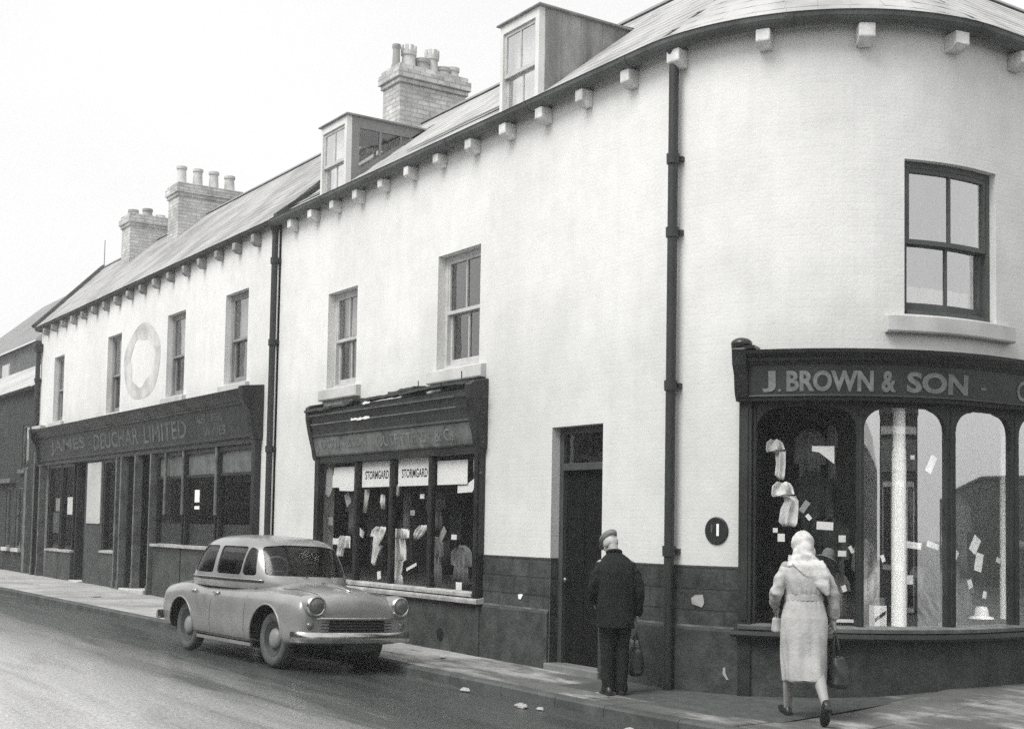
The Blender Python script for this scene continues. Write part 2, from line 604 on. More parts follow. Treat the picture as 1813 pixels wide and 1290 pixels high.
def islands(mb):
    # split a text mesh into its letters
    n = len(mb.f)
    key = {}
    par = list(range(n))
    def find(i):
        while par[i] != i:
            par[i] = par[par[i]]
            i = par[i]
        return i
    for fi, f in enumerate(mb.f):
        for vi in f:
            k = tuple(round(c, 5) for c in mb.v[vi])
            if k in key:
                a, b = find(fi), find(key[k])
                if a != b:
                    par[a] = b
            else:
                key[k] = fi
    groups = {}
    for fi in range(n):
        groups.setdefault(find(fi), []).append(fi)
    out = []
    for g in groups.values():
        q = MB()
        for fi in g:
            q.add([mb.v[i] for i in mb.f[fi]], mb.uv[fi], 0)
        out.append(q)
    return out
def letters(mb, m, parent):
    for q in islands(mb):
        link('letter', q, m, parent)

# ------------------------------------------------------------------ ground
def hx(x):
    return min(max(0.0075 * (-10 - x), 0), 0.14)
def hy(y):
    return 0.09 * min(max(y, 0), 1.7)
KP = [(-400, -3.6), (-60, -3.4), (-45, -2.95), (-28.4, -2.28), (-19.3, -1.86), (-16.5, -1.52), (-14.0, -1.29), (-12.8, -1.33), (-11.5, -1.25), (-9.0, -1.24), (-7.4, -1.10)]
def kerb_y(x):
    for (a, ya), (b, yb) in zip(KP, KP[1:]):
        if a <= x <= b:
            return ya + (yb - ya) * (x - a) / (b - a)
    return KP[0][1] if x < KP[0][0] else KP[-1][1]
def pav_z(x, y):
    return hx(x) + hy(y)
OPP_KERB = -10.0
def road_z(x, y):
    if x > -3.5 and y > -1.5:
        return hx(x) + hy(y) - 0.10
    k = kerb_y(min(x, -7.4))
    g = hx(x) - 0.10
    dist = k - y
    if dist > 0:
        h = 0.035 * min(dist, 3.0)
        e = y - OPP_KERB
        if e < 3.0:
            h = min(h, 0.035 * max(e, 0))
        return g + h
    return g
def ground():
    xs = [-230, -150, -90, -60] + [-50 + k * 1.0 for k in range(0, 60)] + [12, 20, 40, 80, 150, 230]
    ys = [-230, -150, -60, -30, -14] + [-10 + k * 0.35 for k in range(0, 34)] + [2.5, 4, 8, 16, 30, 60, 150, 230]
    bm = bmesh.new()
    g = [[bm.verts.new((x, y, road_z(x, y))) for y in ys] for x in xs]
    for i in range(len(xs) - 1):
        for j in range(len(ys) - 1):
            bm.faces.new((g[i][j], g[i + 1][j], g[i + 1][j + 1], g[i][j + 1]))
    me = bpy.data.meshes.new('road')
    bm.to_mesh(me)
    bm.free()
    me.polygons.foreach_set('use_smooth', [True] * len(me.polygons))
    # asphalt, polished and damp in long runs, its reflected sheen painted in as pale colour
    m = bpy.data.materials.new('damp_asphalt_painted_sheen')
    m.use_nodes = True
    N, Lk = m.node_tree.nodes, m.node_tree.links
    p = N['Principled BSDF']
    p.inputs['Specular IOR Level'].default_value = 0.55
    tc = N.new('ShaderNodeTexCoord')
    mp = N.new('ShaderNodeMapping')
    mp.inputs['Rotation'].default_value = (0, 0, rad(-4))
    mp.inputs['Scale'].default_value = (0.13, 1.15, 1)
    Lk.new(tc.outputs['Object'], mp.inputs[0])
    n1 = N.new('ShaderNodeTexNoise')
    n1.inputs['Scale'].default_value = 1.5
    n1.inputs['Detail'].default_value = 7
    n1.inputs['Roughness'].default_value = 0.62
    n1.inputs['Distortion'].default_value = 0.4
    Lk.new(mp.outputs[0], n1.inputs['Vector'])
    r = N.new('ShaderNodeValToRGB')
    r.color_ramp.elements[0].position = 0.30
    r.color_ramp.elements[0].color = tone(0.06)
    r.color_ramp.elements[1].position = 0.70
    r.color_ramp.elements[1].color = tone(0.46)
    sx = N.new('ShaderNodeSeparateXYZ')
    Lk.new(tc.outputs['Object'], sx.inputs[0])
    ky = N.new('ShaderNodeMapRange')  # road sheen painted into the colour: paler away from the kerb
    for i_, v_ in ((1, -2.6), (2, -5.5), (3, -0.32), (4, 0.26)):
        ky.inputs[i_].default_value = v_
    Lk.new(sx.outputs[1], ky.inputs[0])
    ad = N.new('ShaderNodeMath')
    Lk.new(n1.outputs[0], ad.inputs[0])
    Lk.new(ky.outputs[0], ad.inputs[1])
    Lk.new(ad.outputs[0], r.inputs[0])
    n2 = N.new('ShaderNodeTexNoise')
    n2.inputs['Scale'].default_value = 38
    n2.inputs['Detail'].default_value = 7
    n2.inputs['Roughness'].default_value = 0.75
    Lk.new(tc.outputs['Object'], n2.inputs['Vector'])
    r2 = N.new('ShaderNodeValToRGB')
    r2.color_ramp.elements[0].position = 0.38
    r2.color_ramp.elements[0].color = (0.60, 0.60, 0.60, 1)
    r2.color_ramp.elements[1].position = 0.64
    r2.color_ramp.elements[1].color = (1.30, 1.30, 1.30, 1)
    Lk.new(n2.outputs[0], r2.inputs[0])
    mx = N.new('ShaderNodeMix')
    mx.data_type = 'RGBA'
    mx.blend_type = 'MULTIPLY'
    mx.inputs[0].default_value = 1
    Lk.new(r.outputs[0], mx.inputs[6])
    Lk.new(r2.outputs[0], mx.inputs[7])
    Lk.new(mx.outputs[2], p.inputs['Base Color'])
    mr = N.new('ShaderNodeMapRange')
    mr.inputs[1].default_value = 0.36
    mr.inputs[2].default_value = 0.64
    mr.inputs[3].default_value = 0.46
    mr.inputs[4].default_value = 0.16
    Lk.new(n1.outputs[0], mr.inputs[0])
    Lk.new(mr.outputs[0], p.inputs['Roughness'])
    b = N.new('ShaderNodeBump')
    b.inputs['Strength'].default_value = 0.25
    b.inputs['Distance'].default_value = 0.005
    Lk.new(n2.outputs[0], b.inputs['Height'])
    Lk.new(b.outputs[0], p.inputs['Normal'])
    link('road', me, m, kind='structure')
ground()

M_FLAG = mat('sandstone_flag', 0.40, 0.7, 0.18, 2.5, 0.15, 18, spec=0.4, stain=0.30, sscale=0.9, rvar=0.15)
# damp, trodden patches spreading from the corner
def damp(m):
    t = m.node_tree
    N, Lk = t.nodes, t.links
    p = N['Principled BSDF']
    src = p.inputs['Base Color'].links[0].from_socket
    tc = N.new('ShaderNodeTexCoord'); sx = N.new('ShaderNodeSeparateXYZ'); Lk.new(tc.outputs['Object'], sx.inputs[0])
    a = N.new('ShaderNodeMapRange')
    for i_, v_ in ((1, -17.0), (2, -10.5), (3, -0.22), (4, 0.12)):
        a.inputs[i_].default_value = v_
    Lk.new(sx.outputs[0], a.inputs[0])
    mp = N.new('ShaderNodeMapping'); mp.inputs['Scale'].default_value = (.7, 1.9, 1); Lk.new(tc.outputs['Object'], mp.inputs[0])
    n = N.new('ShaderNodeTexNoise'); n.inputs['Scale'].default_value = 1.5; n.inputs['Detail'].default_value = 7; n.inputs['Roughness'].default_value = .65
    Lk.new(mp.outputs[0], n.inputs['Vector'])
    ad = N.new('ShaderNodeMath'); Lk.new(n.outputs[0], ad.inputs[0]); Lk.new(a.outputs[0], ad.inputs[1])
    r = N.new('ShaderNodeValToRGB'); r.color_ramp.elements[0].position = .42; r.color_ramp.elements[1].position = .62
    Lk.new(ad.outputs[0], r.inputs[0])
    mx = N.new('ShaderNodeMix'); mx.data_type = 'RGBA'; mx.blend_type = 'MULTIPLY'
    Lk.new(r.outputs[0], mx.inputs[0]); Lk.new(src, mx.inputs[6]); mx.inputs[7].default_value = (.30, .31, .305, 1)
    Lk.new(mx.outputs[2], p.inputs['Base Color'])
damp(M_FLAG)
M_FLAGB = mat('flag_bedding', 0.07, 0.9, 0.3, 8)
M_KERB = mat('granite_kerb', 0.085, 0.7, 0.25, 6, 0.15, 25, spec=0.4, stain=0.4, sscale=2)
def pavement():
    # base sheet, then flags and kerb stones laid on it
    mb = MB()
    xs = [-70, -60, -50] + [-46 + k for k in range(0, 38)] + [-7.9]
    def line(x, t):
        k = kerb_y(x) + 0.14
        return k + (0.0 - k) * t if x < UA else k + (4.0 - k) * t
    for a, b in zip(xs, xs[1:]):
        for t0, t1 in ((0, .5), (.5, 1)):
            P = []
            for x, t in ((a, t0), (b, t0), (b, t1), (a, t1)):
                y = line(x, t)
                P.append((x, y, pav_z(x, y) - 0.022))
            mb.add(P)
    for xa, xb in ((-7.9, -7.3), (-7.3, -6.6), (-6.6, -5.5), (-5.5, -4.5)):
        for ya, yb in ((-0.95, 0), (0, 1.0), (1, 1.7), (1.7, 14)):
            mb.add([(p, q, pav_z(p, q) - 0.024) for p, q in ((xa, ya), (xb, ya), (xb, yb), (xa, yb))])
    root = link('pavement', mb, M_FLAGB, kind='structure')
    def slab(quad, name, m, thick, gap, tz):
        c = sum((Vector(q) for q in quad), Vector()) / 4
        V = []
        for q in quad:
            w = c + (Vector(q) - c) * (1 - gap)
            V.append((w.x, w.y, pav_z(w.x, w.y) + tz + random.uniform(-.002, .002)))
        top = V
        ins = [Vector(v) * 1 for v in V]
        c2 = sum(ins, Vector()) / 4
        top = [tuple(c2 + (v - c2) * 0.985) for v in ins]
        mid = [(v.x, v.y, v.z - 0.006) for v in ins]
        bot = [(v.x, v.y, v.z - thick) for v in ins]
        b = MB()
        b.add(top)
        for A, B in ((top, mid), (mid, bot)):
            for i in range(4):
                j = (i + 1) % 4
                b.add([B[i], B[j], A[j], A[i]])
        return link(name, b, m, root)
    # flags in three rows along the straight
    n = 0
    x = -44.0
    while x < -8.0 and n < 230:
        w = random.uniform(0.6, 0.95) if x > -30 else random.uniform(0.9, 1.3)
        xe = min(x + w * (.45 if x > -10.6 else 1), -7.98 if x < -8.0 else -7.3)
        rows = 3 if x > -26 else 2
        def edge(xx):
            return 0.0 if xx < UA else CY - sqrt(max(R * R - min(xx - CX, R - .03) ** 2, 0.0009))
        xsb = [x, xe]
        cuts = [0] + sorted(random.uniform(.9, 1.1) * (i + 1) / rows for i in range(rows - 1)) + [1]
        off = 0
        for r in range(rows):
            sh = (0.3 if r % 2 and xe < -11 else 0)
            def yy_(xx, c):
                k0 = kerb_y(xx) + .155
                return k0 + (edge(xx) - k0) * c
            qa, qb = x + sh, xe + sh
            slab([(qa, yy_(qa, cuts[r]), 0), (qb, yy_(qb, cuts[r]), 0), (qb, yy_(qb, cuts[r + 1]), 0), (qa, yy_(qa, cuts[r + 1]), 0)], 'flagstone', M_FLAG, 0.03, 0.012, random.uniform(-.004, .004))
            n += 1
        x = xe
    # flags up the side street
    y = 1.98
    x0s = [-7.95 + R - R, -7.3, -6.6, -5.9, -5.2, -4.6]
    for c in range(5):
        yy = (kerb_y(-7.4) + 0.155) if c else 1.98
        if c == 0:
            continue
        while yy < 9:
            h = random.uniform(0.6, 0.95)
            xa, xb = x0s[c], x0s[c + 1]
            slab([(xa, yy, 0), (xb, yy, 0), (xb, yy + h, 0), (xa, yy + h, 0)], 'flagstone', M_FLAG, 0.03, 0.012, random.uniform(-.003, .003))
            yy += h
    yy = kerb_y(-7.6) + .155
    while yy < 9:
        h = random.uniform(0.6, 0.95)
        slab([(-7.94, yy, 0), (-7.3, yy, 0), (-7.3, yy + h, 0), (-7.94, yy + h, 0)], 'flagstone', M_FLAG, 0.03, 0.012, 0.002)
        yy += h
    # kerb stones
    x = -44.0
    while x < -4.6:
        w = random.uniform(0.75, 1.0)
        xe = min(x + w, -4.5)
        q = []
        b = MB()
        V = {}
        for kx, xx in ((0, x + .004), (1, xe - .004)):
            y0 = kerb_y(xx)
            z = hx(xx)
            dz = 0.0
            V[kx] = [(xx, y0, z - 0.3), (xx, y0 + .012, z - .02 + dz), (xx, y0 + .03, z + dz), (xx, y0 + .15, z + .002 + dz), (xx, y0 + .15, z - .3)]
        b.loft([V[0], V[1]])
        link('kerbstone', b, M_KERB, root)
        x = xe
    return root
pavement()

# opposite pavement (the photographer stands on it)
mb = MB()
mb.box(-115, 40, -12.5, OPP_KERB, -0.3, 0.0)
link('pavement', mb, mat('concrete_pavement', 0.20, 0.8, 0.2, 3, 0.1, 20, stain=0.3), kind='structure')

# ------------------------------------------------------------------ building helpers
def wall_mb(u0, u1, z0, z1, openings, depth=0.24, z0fn=None):
    """openings: (ua, ub, za, zb). Front skin with real holes and reveals."""
    U = sorted(set([round(x, 4) for x in us(u0, u1)] + [round(o[k], 4) for o in openings for k in (0, 1)]))
    U = [x for i, x in enumerate(U) if i == 0 or x - U[i - 1] > 1e-3]
    Z = sorted(set([z0, z1] + [o[k] for o in openings for k in (2, 3)]))
    mb = MB()
    for i in range(len(U) - 1):
        um = (U[i] + U[i + 1]) / 2
        for j in range(len(Z) - 1):
            zm = (Z[j] + Z[j + 1]) / 2
            if any(o[0] < um < o[1] and o[2] < zm < o[3] for o in openings):
                continue
            a, b, c, d = (U[i], Z[j]), (U[i + 1], Z[j]), (U[i + 1], Z[j + 1]), (U[i], Z[j + 1])
            mb.add([fm(p[0], p[1], 0) for p in (a, b, c, d)], [a, b, c, d])
    for (ua, ub, za, zb) in openings:
        uu = [u for u in U if ua - 1e-3 <= u <= ub + 1e-3]
        for x, y in zip(uu, uu[1:]):
            mb.add([fm(x, za, -depth), fm(y, za, -depth), fm(y, za, 0), fm(x, za, 0)])
            mb.add([fm(x, zb, 0), fm(y, zb, 0), fm(y, zb, -depth), fm(x, zb, -depth)])
        mb.add([fm(ua, za, 0), fm(ua, zb, 0), fm(ua, zb, -depth), fm(ua, za, -depth)],
               [(0, za), (0, zb), (depth, zb), (depth, za)])
        mb.add([fm(ub, za, -depth), fm(ub, zb, -depth), fm(ub, zb, 0), fm(ub, za, 0)],
               [(depth, za), (depth, zb), (0, zb), (0, za)])
    return mb

def sash_window(parent, u0, u1, z0, z1, m, zm=None, bars=1, glass=None, sill=True, sill_l=0.12, sill_r=0.17, d=-0.11,
                curtain=None, blind=None, sh=0.19, sill_m=None):
    zm = zm or (z0 + z1) / 2
    glass = glass or G_UP
    fr = MB()
    jw = 0.075 if d < -0.1 else 0.05
    fr.fbox(u0, u0 + jw, z0, z1, d - 0.10, d)
    fr.fbox(u1 - jw, u1, z0, z1, d - 0.10, d)
    fr.fbox(u0 + jw, u1 - jw, z1 - 0.06, z1, d - 0.10, d)
    fr.fbox(u0 + jw, u1 - jw, z0, z0 + 0.05, d - 0.10, d + 0.03)
    w = link('window', fr, m, parent)
    sw = 0.045
    for (za, zb, dd, nm, bot) in ((zm - 0.02, z1 - 0.06, d - 0.045, 'upper_sash', 0.045), (z0 + 0.05, zm + 0.02, d - 0.092, 'lower_sash', 0.085)):
        a, b = u0 + jw, u1 - jw
        s = MB()
        s.fbox(a, a + sw, za, zb, dd, dd + 0.038)
        s.fbox(b - sw, b, za, zb, dd, dd + 0.038)
        s.fbox(a + sw, b - sw, zb - 0.045, zb, dd, dd + 0.038)
        s.fbox(a + sw, b - sw, za, za + bot, dd, dd + 0.038)
        link(nm, s, m, w)
        n = bars + 1
        ga, gb = a + sw, b - sw
        for k in range(1, n):
            x = ga + (gb - ga) * k / n
            g = MB()
            g.fbox(x - 0.011, x + 0.011, za + bot, zb - 0.045, dd + 0.004, dd + 0.034)
            link('glazing_bar', g, m, w)
        for k in range(n):
            g = MB()
            g.sheet(ga + (gb - ga) * k / n + 0.011 * (k > 0), ga + (gb - ga) * (k + 1) / n - 0.011 * (k < n - 1), za + bot, zb - 0.045, dd + 0.014)
            link('pane', g, glass, w)
    if sill:
        sl = MB()
        sl.extr([(-0.10, z0 - sh), (0.075, z0 - sh), (0.085, z0 - sh + 0.02), (0.08, z0 - 0.025), (-0.10, z0)], u0 - sill_l, u1 + sill_r)
        link('sill', sl, sill_m or M_STONE, w, bevel=0.008)
    if curtain:
        for (ca, cb, za, zb) in curtain:
            c = MB()
            N_ = 24
            for k in range(N_):
                xa, xb = ca + (cb - ca) * k / N_, ca + (cb - ca) * (k + 1) / N_
                da, db = -0.28 + 0.018 * sin(k * 1.9) + .01 * sin(k * .8), -0.28 + 0.018 * sin((k + 1) * 1.9) + .01 * sin((k + 1) * .8)
                c.add([fm(xa, za, da), fm(xb, za, db), fm(xb, zb, db), fm(xa, zb, da)])
            link('curtain', c, M_CURT, w, smooth=True)
    return w

def corbel(parent, u, z0, z1, w, d, m):
    b = MB()
    w *= random.uniform(.9, 1.08); z0 += random.uniform(-.018, .012); d *= random.uniform(.93, 1.05); u += random.uniform(-.015, .015)
    b.extr([(0, z0), (d * 0.55, z0), (d, z0 + (z1 - z0) * 0.30), (d, z1), (0, z1)], u - w / 2, u + w / 2, step=0.05)
    return link('corbel', b, m, parent, bevel=0.012)

def gutter(parent, u0, u1, z, d, r, m, mp=fm):
    b = MB()
    prof = [(d + r * cos(a), z + r * sin(a)) for a in [rad(180 + 180 * k / 8) for k in range(9)]] + [(d + r + 0.012, z + 0.012), (d + r - .006, z + .012)] + \
           [(d + (r - .012) * cos(a), z + (r - .012) * sin(a)) for a in [rad(360 - 180 * k / 6) for k in range(7)]]
    b.extr(prof, u0, u1)
    g = link('gutter', b, m, parent)
    g.data.polygons.foreach_set('use_smooth', [True] * len(g.data.polygons))
    g.data.set_sharp_from_angle(angle=rad(40))
    # socket joints
    L = u1 - u0
    n = max(1, int(L / 1.83))
    for k in range(1, n):
        u = u0 + L * k / n
        j = MB()
        j.extr([(d + (r + .008) * cos(a), z + (r + .008) * sin(a)) for a in [rad(180 + 180 * q / 8) for q in range(9)]], u - .04, u + .04)
        link('gutter_joint', j, m, g, smooth=True, auto=40)
    return g

def downpipe(parent, u, z0, z1, r, m, collars, d=0.09, hopper=False):
    b = MB()
    def ring(z, rr):
        c = Vector(fm(u, z, d))
        return [c + Vector((rr * cos(2 * pi * k / 14), rr * sin(2 * pi * k / 14), 0)) for k in range(14)]
    zs = [(z0, r)]
    for c in sorted(collars):
        zs += [(c - .06, r), (c - .055, r * 1.32), (c + .045, r * 1.36), (c + .05, r)]
    zs.append((z1, r))
    b.loft([ring(z, rr) for z, rr in zs])
    p = link('downpipe', b, m, parent, smooth=True, auto=40)
    for c in collars:
        e = MB()
        e.fbox(u - r * 1.5, u + r * 1.5, c - .03, c + .02, 0.0, 0.05)
        link('bracket', e, m, p)
    if hopper:
        h = MB()
        h.extr([(0.01, z1 - .02), (.16, z1 - .02), (.20, z1 + .12), (.20, z1 + .2), (.01, z1 + .2)], u - .13, u + .13)
        link('hopper', h, m, p, bevel=.01)
    return p

SLATE_W, SLATE_H = 0.30, 0.225
def slates(parent, m, surf, rows, rowlen, nm='slates', ut=None, skip=None):
    """surf(u, t) -> point, normal. Each slate is a thin tilted slab in one joined mesh."""
    mb = MB()
    for r in range(rows):
        t0 = r * SLATE_H
        u0, u1 = rowlen(r)
        n = max(3, int((u1 - u0) / SLATE_W))
        w = (u1 - u0) / n
        sh = (r % 2) * w * 0.5
        for k in range(n):
            a, b = u0 + k * w + sh, u0 + (k + 1) * w + sh
            if b > u1:
                b = u1
            if b - a < 0.03:
                continue
            if skip and skip((a + b) / 2, t0):
                continue
            j = random.uniform(-.006, .006)
            l0 = 0.008 + random.uniform(0, .003)
            l1 = 0.006
            q = []
            for (uu, tt, lf) in ((a + .0015, t0 - .02 + j, l0), (b - .0015, t0 - .02 + j, l0), (b - .0015, t0 + SLATE_H + .03, l1), (a + .0015, t0 + SLATE_H + .03, l1)):
                p, nn = surf(uu, tt)
                q.append((p + nn * lf, p + nn * (lf - .012)))
            top = [x[0] for x in q]
            bo = [x[1] for x in q]
            mb.add(top)
            mb.add([bo[0], bo[1], top[1], top[0]])
            mb.add([bo[1], bo[2], top[2], top[1]])
            mb.add([bo[3], bo[0], top[0], top[3]])
    return link(nm, mb, m, parent, kind='stuff')

def chimney(parent, x0, x1, y0, y1, zb, zt, m, pots, band=True):
    b = MB()
    b.box(x0, x1, y0, y1, zb, zt - .32)
    b.box(x0 - .035, x1 + .035, y0 - .035, y1 + .035, zt - .32, zt - .24)
    b.box(x0 - .07, x1 + .07, y0 - .07, y1 + .07, zt - .24, zt - .08)
    b.box(x0 - .03, x1 + .03, y0 - .03, y1 + .03, zt - .08, zt)
    c = link('chimney', b, m, parent, bevel=.006)
    # two or three proud courses of brick
    for (yy, h, r, mm, kind) in pots:
        p = MB()
        xc = (x0 + x1) / 2
        prof = [(0, -.02), (r * 1.25, -.02), (r * 1.2, .05), (r * .98, .09), (r * .86, h * .8), (r * .86, h - .08), (r * 1.05, h - .06), (r * 1.05, h), (r * .8, h), (r * .8, h - .25)]
        if kind == 'crown':
            p.lathe(prof[:-2], (xc, yy, zt), n=16)
            for k in range(8):
                a = 2 * pi * k / 8
                p.box(-.03, .03, -.012, .012, h - .02, h + .10, M=Matrix.Translation((xc + r * .95 * cos(a), yy + r * .95 * sin(a), zt)) @ Matrix.Rotation(a + pi / 2, 4, 'Z'))
        elif kind == 'cowl':
            p.lathe([(0, -.02), (r * .7, -.02), (r * .7, h * .7), (r * .75, h * .72)], (xc, yy, zt), n=14)
            p.tube([(xc, yy, zt + h * .7), (xc, yy, zt + h * .85), (xc, yy - .08, zt + h), (xc, yy - .2, zt + h)], r * .72, 12)
        else:
            p.lathe(prof, (xc, yy, zt), n=16)
        link('chimney_pot', p, mm, c, smooth=True, auto=35)
    return c

# ================================================================== corner shop building (middle front + rounded corner)
CB = thing('corner_building', 'white painted building with rounded corner, two dormers and two drapery shopfronts', 'building', (-13, 1, 0))
EAVE = 6.50
sW = lambda s: UA + s
W5 = (-17.90, -16.93, 3.64, 5.09)
W6 = (-14.62, -13.58, 3.63, 5.13)
DOOR = (-11.99, -11.05, -0.05, 2.74)
WC = (sW(2.607), sW(3.78), 3.70, 5.20)
SHM = (-18.02, -13.50, 0.74, 2.58)      # middle shop opening
SHC = (sW(1.12), sW(5.6), 0.68, 2.86)   # corner shop opening
wl = wall_mb(-19.72, UE + 9, -0.35, EAVE + 0.08, [W5, W6, DOOR, WC, SHM, SHC], depth=0.24)
link('wall', wl, M_WALL, CB, weld=False)
# party walls, back and floors close the shell
sh = MB()
sh.box(-19.72, -19.6, 0.02, 4.6, -0.3, 6.5)
sh.box(-19.6, -12.5, 4.45, 4.6, -0.3, 6.5)
sh.box(-12.55, -12.4, 4.6, 11.2, -0.3, 6.5)
sh.box(-12.4, -7.98, 11.1, 11.24, -0.3, 6.5)
sh.box(-19.6, -12.4, 0.1, 4.45, 3.36, 3.5)
sh.box(-12.4, -8.2, 2.2, 11.1, 3.36, 3.5)
sh.box(-12.4, -10.2, 0.1, 2.2, 3.36, 3.5)
sh.box(-19.6, -12.4, 0.1, 4.45, 6.3, 6.42)
sh.box(-12.4, -8.2, 2.2, 11.1, 6.3, 6.42)
sh.box(-12.4, -10.2, 0.1, 2.2, 6.3, 6.42)
sh.box(-19.6, -8.4, 2.4, 4.45, -0.1, 0.02)
# quarter-round floor pieces behind the curved wall
for z0, z1 in ((3.36, 3.5), (6.3, 6.42)):
    N_ = 12
    for k in range(N_):
        a0, a1 = pi / 2 * k / N_, pi / 2 * (k + 1) / N_
        P0 = (CX + (R - .05) * sin(a0), CY - (R - .05) * cos(a0)); P1 = (CX + (R - .05) * sin(a1), CY - (R - .05) * cos(a1))
        for z in (z0, z1):
            sh.add([(CX, CY - .05, z), (P0[0], P0[1], z), (P1[0], P1[1], z)])
# cross walls between the rooms
sh.box(-13.3, -13.2, 0.26, 4.45, 0, 3.36)
sh.box(-12.25, -12.13, 0.26, 4.45, 0, 3.36)
sh.box(-10.9, -10.8, 0.26, 4.45, 0, 3.36)
sh.box(-15.9, -15.8, 0.26, 4.45, 3.5, 6.3)
sh.box(-12.3, -12.2, 0.26, 4.45, 3.5, 6.3)
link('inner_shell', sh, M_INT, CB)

# dado and plinth, painted black
for (a, b) in ((-19.66, -18.06), (-13.40, -11.992), (-11.048, sW(1.06))):
    m1 = MB(); m1.extr([(0, 0.64), (0.008, 0.64), (0.008, 1.262), (0, 1.262)], a, b, step=.06)
    link('dado', m1, M_DADO, CB)
    m2 = MB(); m2.extr([(0, -0.3), (0.035, -0.3), (0.035, 0.635), (0.02, 0.66), (0, 0.66)], a, b, step=.06)
    link('plinth', m2, M_PLINTH, CB)
# paler strip along the plinth top
for (a, b) in ((-13.40, -12.0), (-11.04, sW(1.0))):
    m1 = MB(); m1.extr([(0.009, 0.661), (0.021, 0.661), (0.009, 0.682)], a, b, step=.06)
    link('plinth_fillet', m1, mat('pale_fillet', 0.10, 0.8, 0.5, 5, stain=.5, sscale=3), CB)
m2 = MB(); m2.extr([(0, -0.3), (0.05, -0.3), (0.05, 0.66), (0, 0.66)], -18.06, -13.40)
mid_riser = link('stall_riser', m2, M_PLINTH, CB)
m2 = MB(); m2.lathe([(0, .006), (.07, .006), (.085, .0), (.085, -.02)], (-14.30, -0.052, 0.22), 'Y', n=14, M=Matrix.Scale(-1, 4, (0, 1, 0)))
link('air_vent', m2, M_INT, mid_riser)

# windows
sash_window(CB, *W5, M_WFRAME, zm=4.36, curtain=[(-17.83, -17.0, 4.45, 5.02)])
sash_window(CB, *W6, M_WFRAME, zm=4.38, curtain=None)
sash_window(CB, *WC, M_DFRAME, zm=4.42, glass=G_WIN, d=-0.075, sill_l=.20, sill_r=.20, curtain=[(WC[0] + .1, WC[1] - .1, 3.78, 4.02)])

# door in deep reveal
dm = MB()
dm.box(-11.985, -11.91, 0.11, 0.33, 0.0, 2.735)
dm.box(-11.13, -11.055, 0.11, 0.33, 0.0, 2.735)
dm.box(-11.91, -11.13, 0.11, 0.33, 2.66, 2.735)
dm.box(-11.91, -11.13, 0.09, 0.33, 2.25, 2.33)
dr = link('door', dm, mat('dark_door_frame', .07, .7, .3, 6, stain=.3), CB, bevel=.004)
dl = MB()
dl.box(-11.905, -11.135, 0.16, 0.21, 0.10, 2.245)
M_DOORP = mat('matt_black_door', .010, .85, .3, 6, spec=.06)
leaf = link('door_leaf', dl, M_DOORP, dr)
for (a, b) in ((-11.84, -11.56), (-11.48, -11.20)):
    for (c, d) in ((0.25, 0.85), (1.0, 2.12)):
        q = MB()
        q.box(a, b, 0.15, 0.165, c, d)
        link('door_panel', q, M_DOORP, dr, bevel=.006)
q = MB(); q.lathe([(0, .06), (.025, .055), (.03, .03), (.012, .02), (.012, 0)], (-11.86, 0.155, 1.02), 'Y', n=12, M=Matrix.Scale(-1, 4, (0, 1, 0)))
link('door_knob', q, mat('dull_brass', .25, .35, .1, 5, metal=.8), dr, smooth=True)
q = MB(); q.box(-11.905, -11.135, 0.15, 0.156, 2.335, 2.655)
link('fanlight_pane', q, G_UP, dr)
q = MB(); q.box(-12.02, -11.02, -0.06, 0.30, -0.05, 0.09)
link('doorstep', q, mat('worn_doorstep', .22, .75, .2, 6, .1, 25, stain=.35), CB, bevel=.015)
# black dado returns into the door reveal
q = MB(); q.box(-11.989, -11.983, 0.0, 0.108, 0.0, 1.262)
link('dado', q, M_DADO, CB)
q = MB(); q.box(-11.057, -11.051, 0.0, 0.108, 0.0, 1.262)
link('dado', q, M_DADO, CB)

# gutter, corbels, pipes
gutter(CB, -19.70, UE + 9, 6.545, 0.135, 0.092, M_GUT)
for u in [-19.10, -18.32, -17.57, -16.81, -16.03, -15.26, -14.48, -13.68, -12.89, -12.13, -11.34, -10.55]:
    corbel(CB, u - 0.02, 6.28, 6.455, 0.135, 0.16, M_CORB)
for s in (0.36, 1.27, 2.20, 3.14, 4.06, 5.0, 5.9):
    corbel(CB, sW(s), 6.28, 6.455, 0.145, 0.165, M_CORB)
downpipe(CB, -9.885, -0.02, 6.46, 0.05, M_PIPE, (5.35, 4.60, 3.05, 1.4))
q = MB(); q.lathe([(0, 0), (.05, 0), (.055, .04), (.075, .10), (.08, .16), (0, .16)], fm(-9.885, 6.36, .10), 'Z', n=14)
link('gutter_outlet', q, M_PIPE, CB, smooth=True, auto=40)
downpipe(CB, -19.78, 0.0, 6.42, 0.052, M_PIPE, (5.9, 4.55, 2.8, 1.2))
q = MB(); q.lathe([(0, 0), (.05, 0), (.06, .05), (.10, .12), (.11, .22), (0, .22)], fm(-19.78, 6.34, .10), 'Z', n=14)
link('gutter_outlet', q, M_PIPE, CB, smooth=True, auto=40)

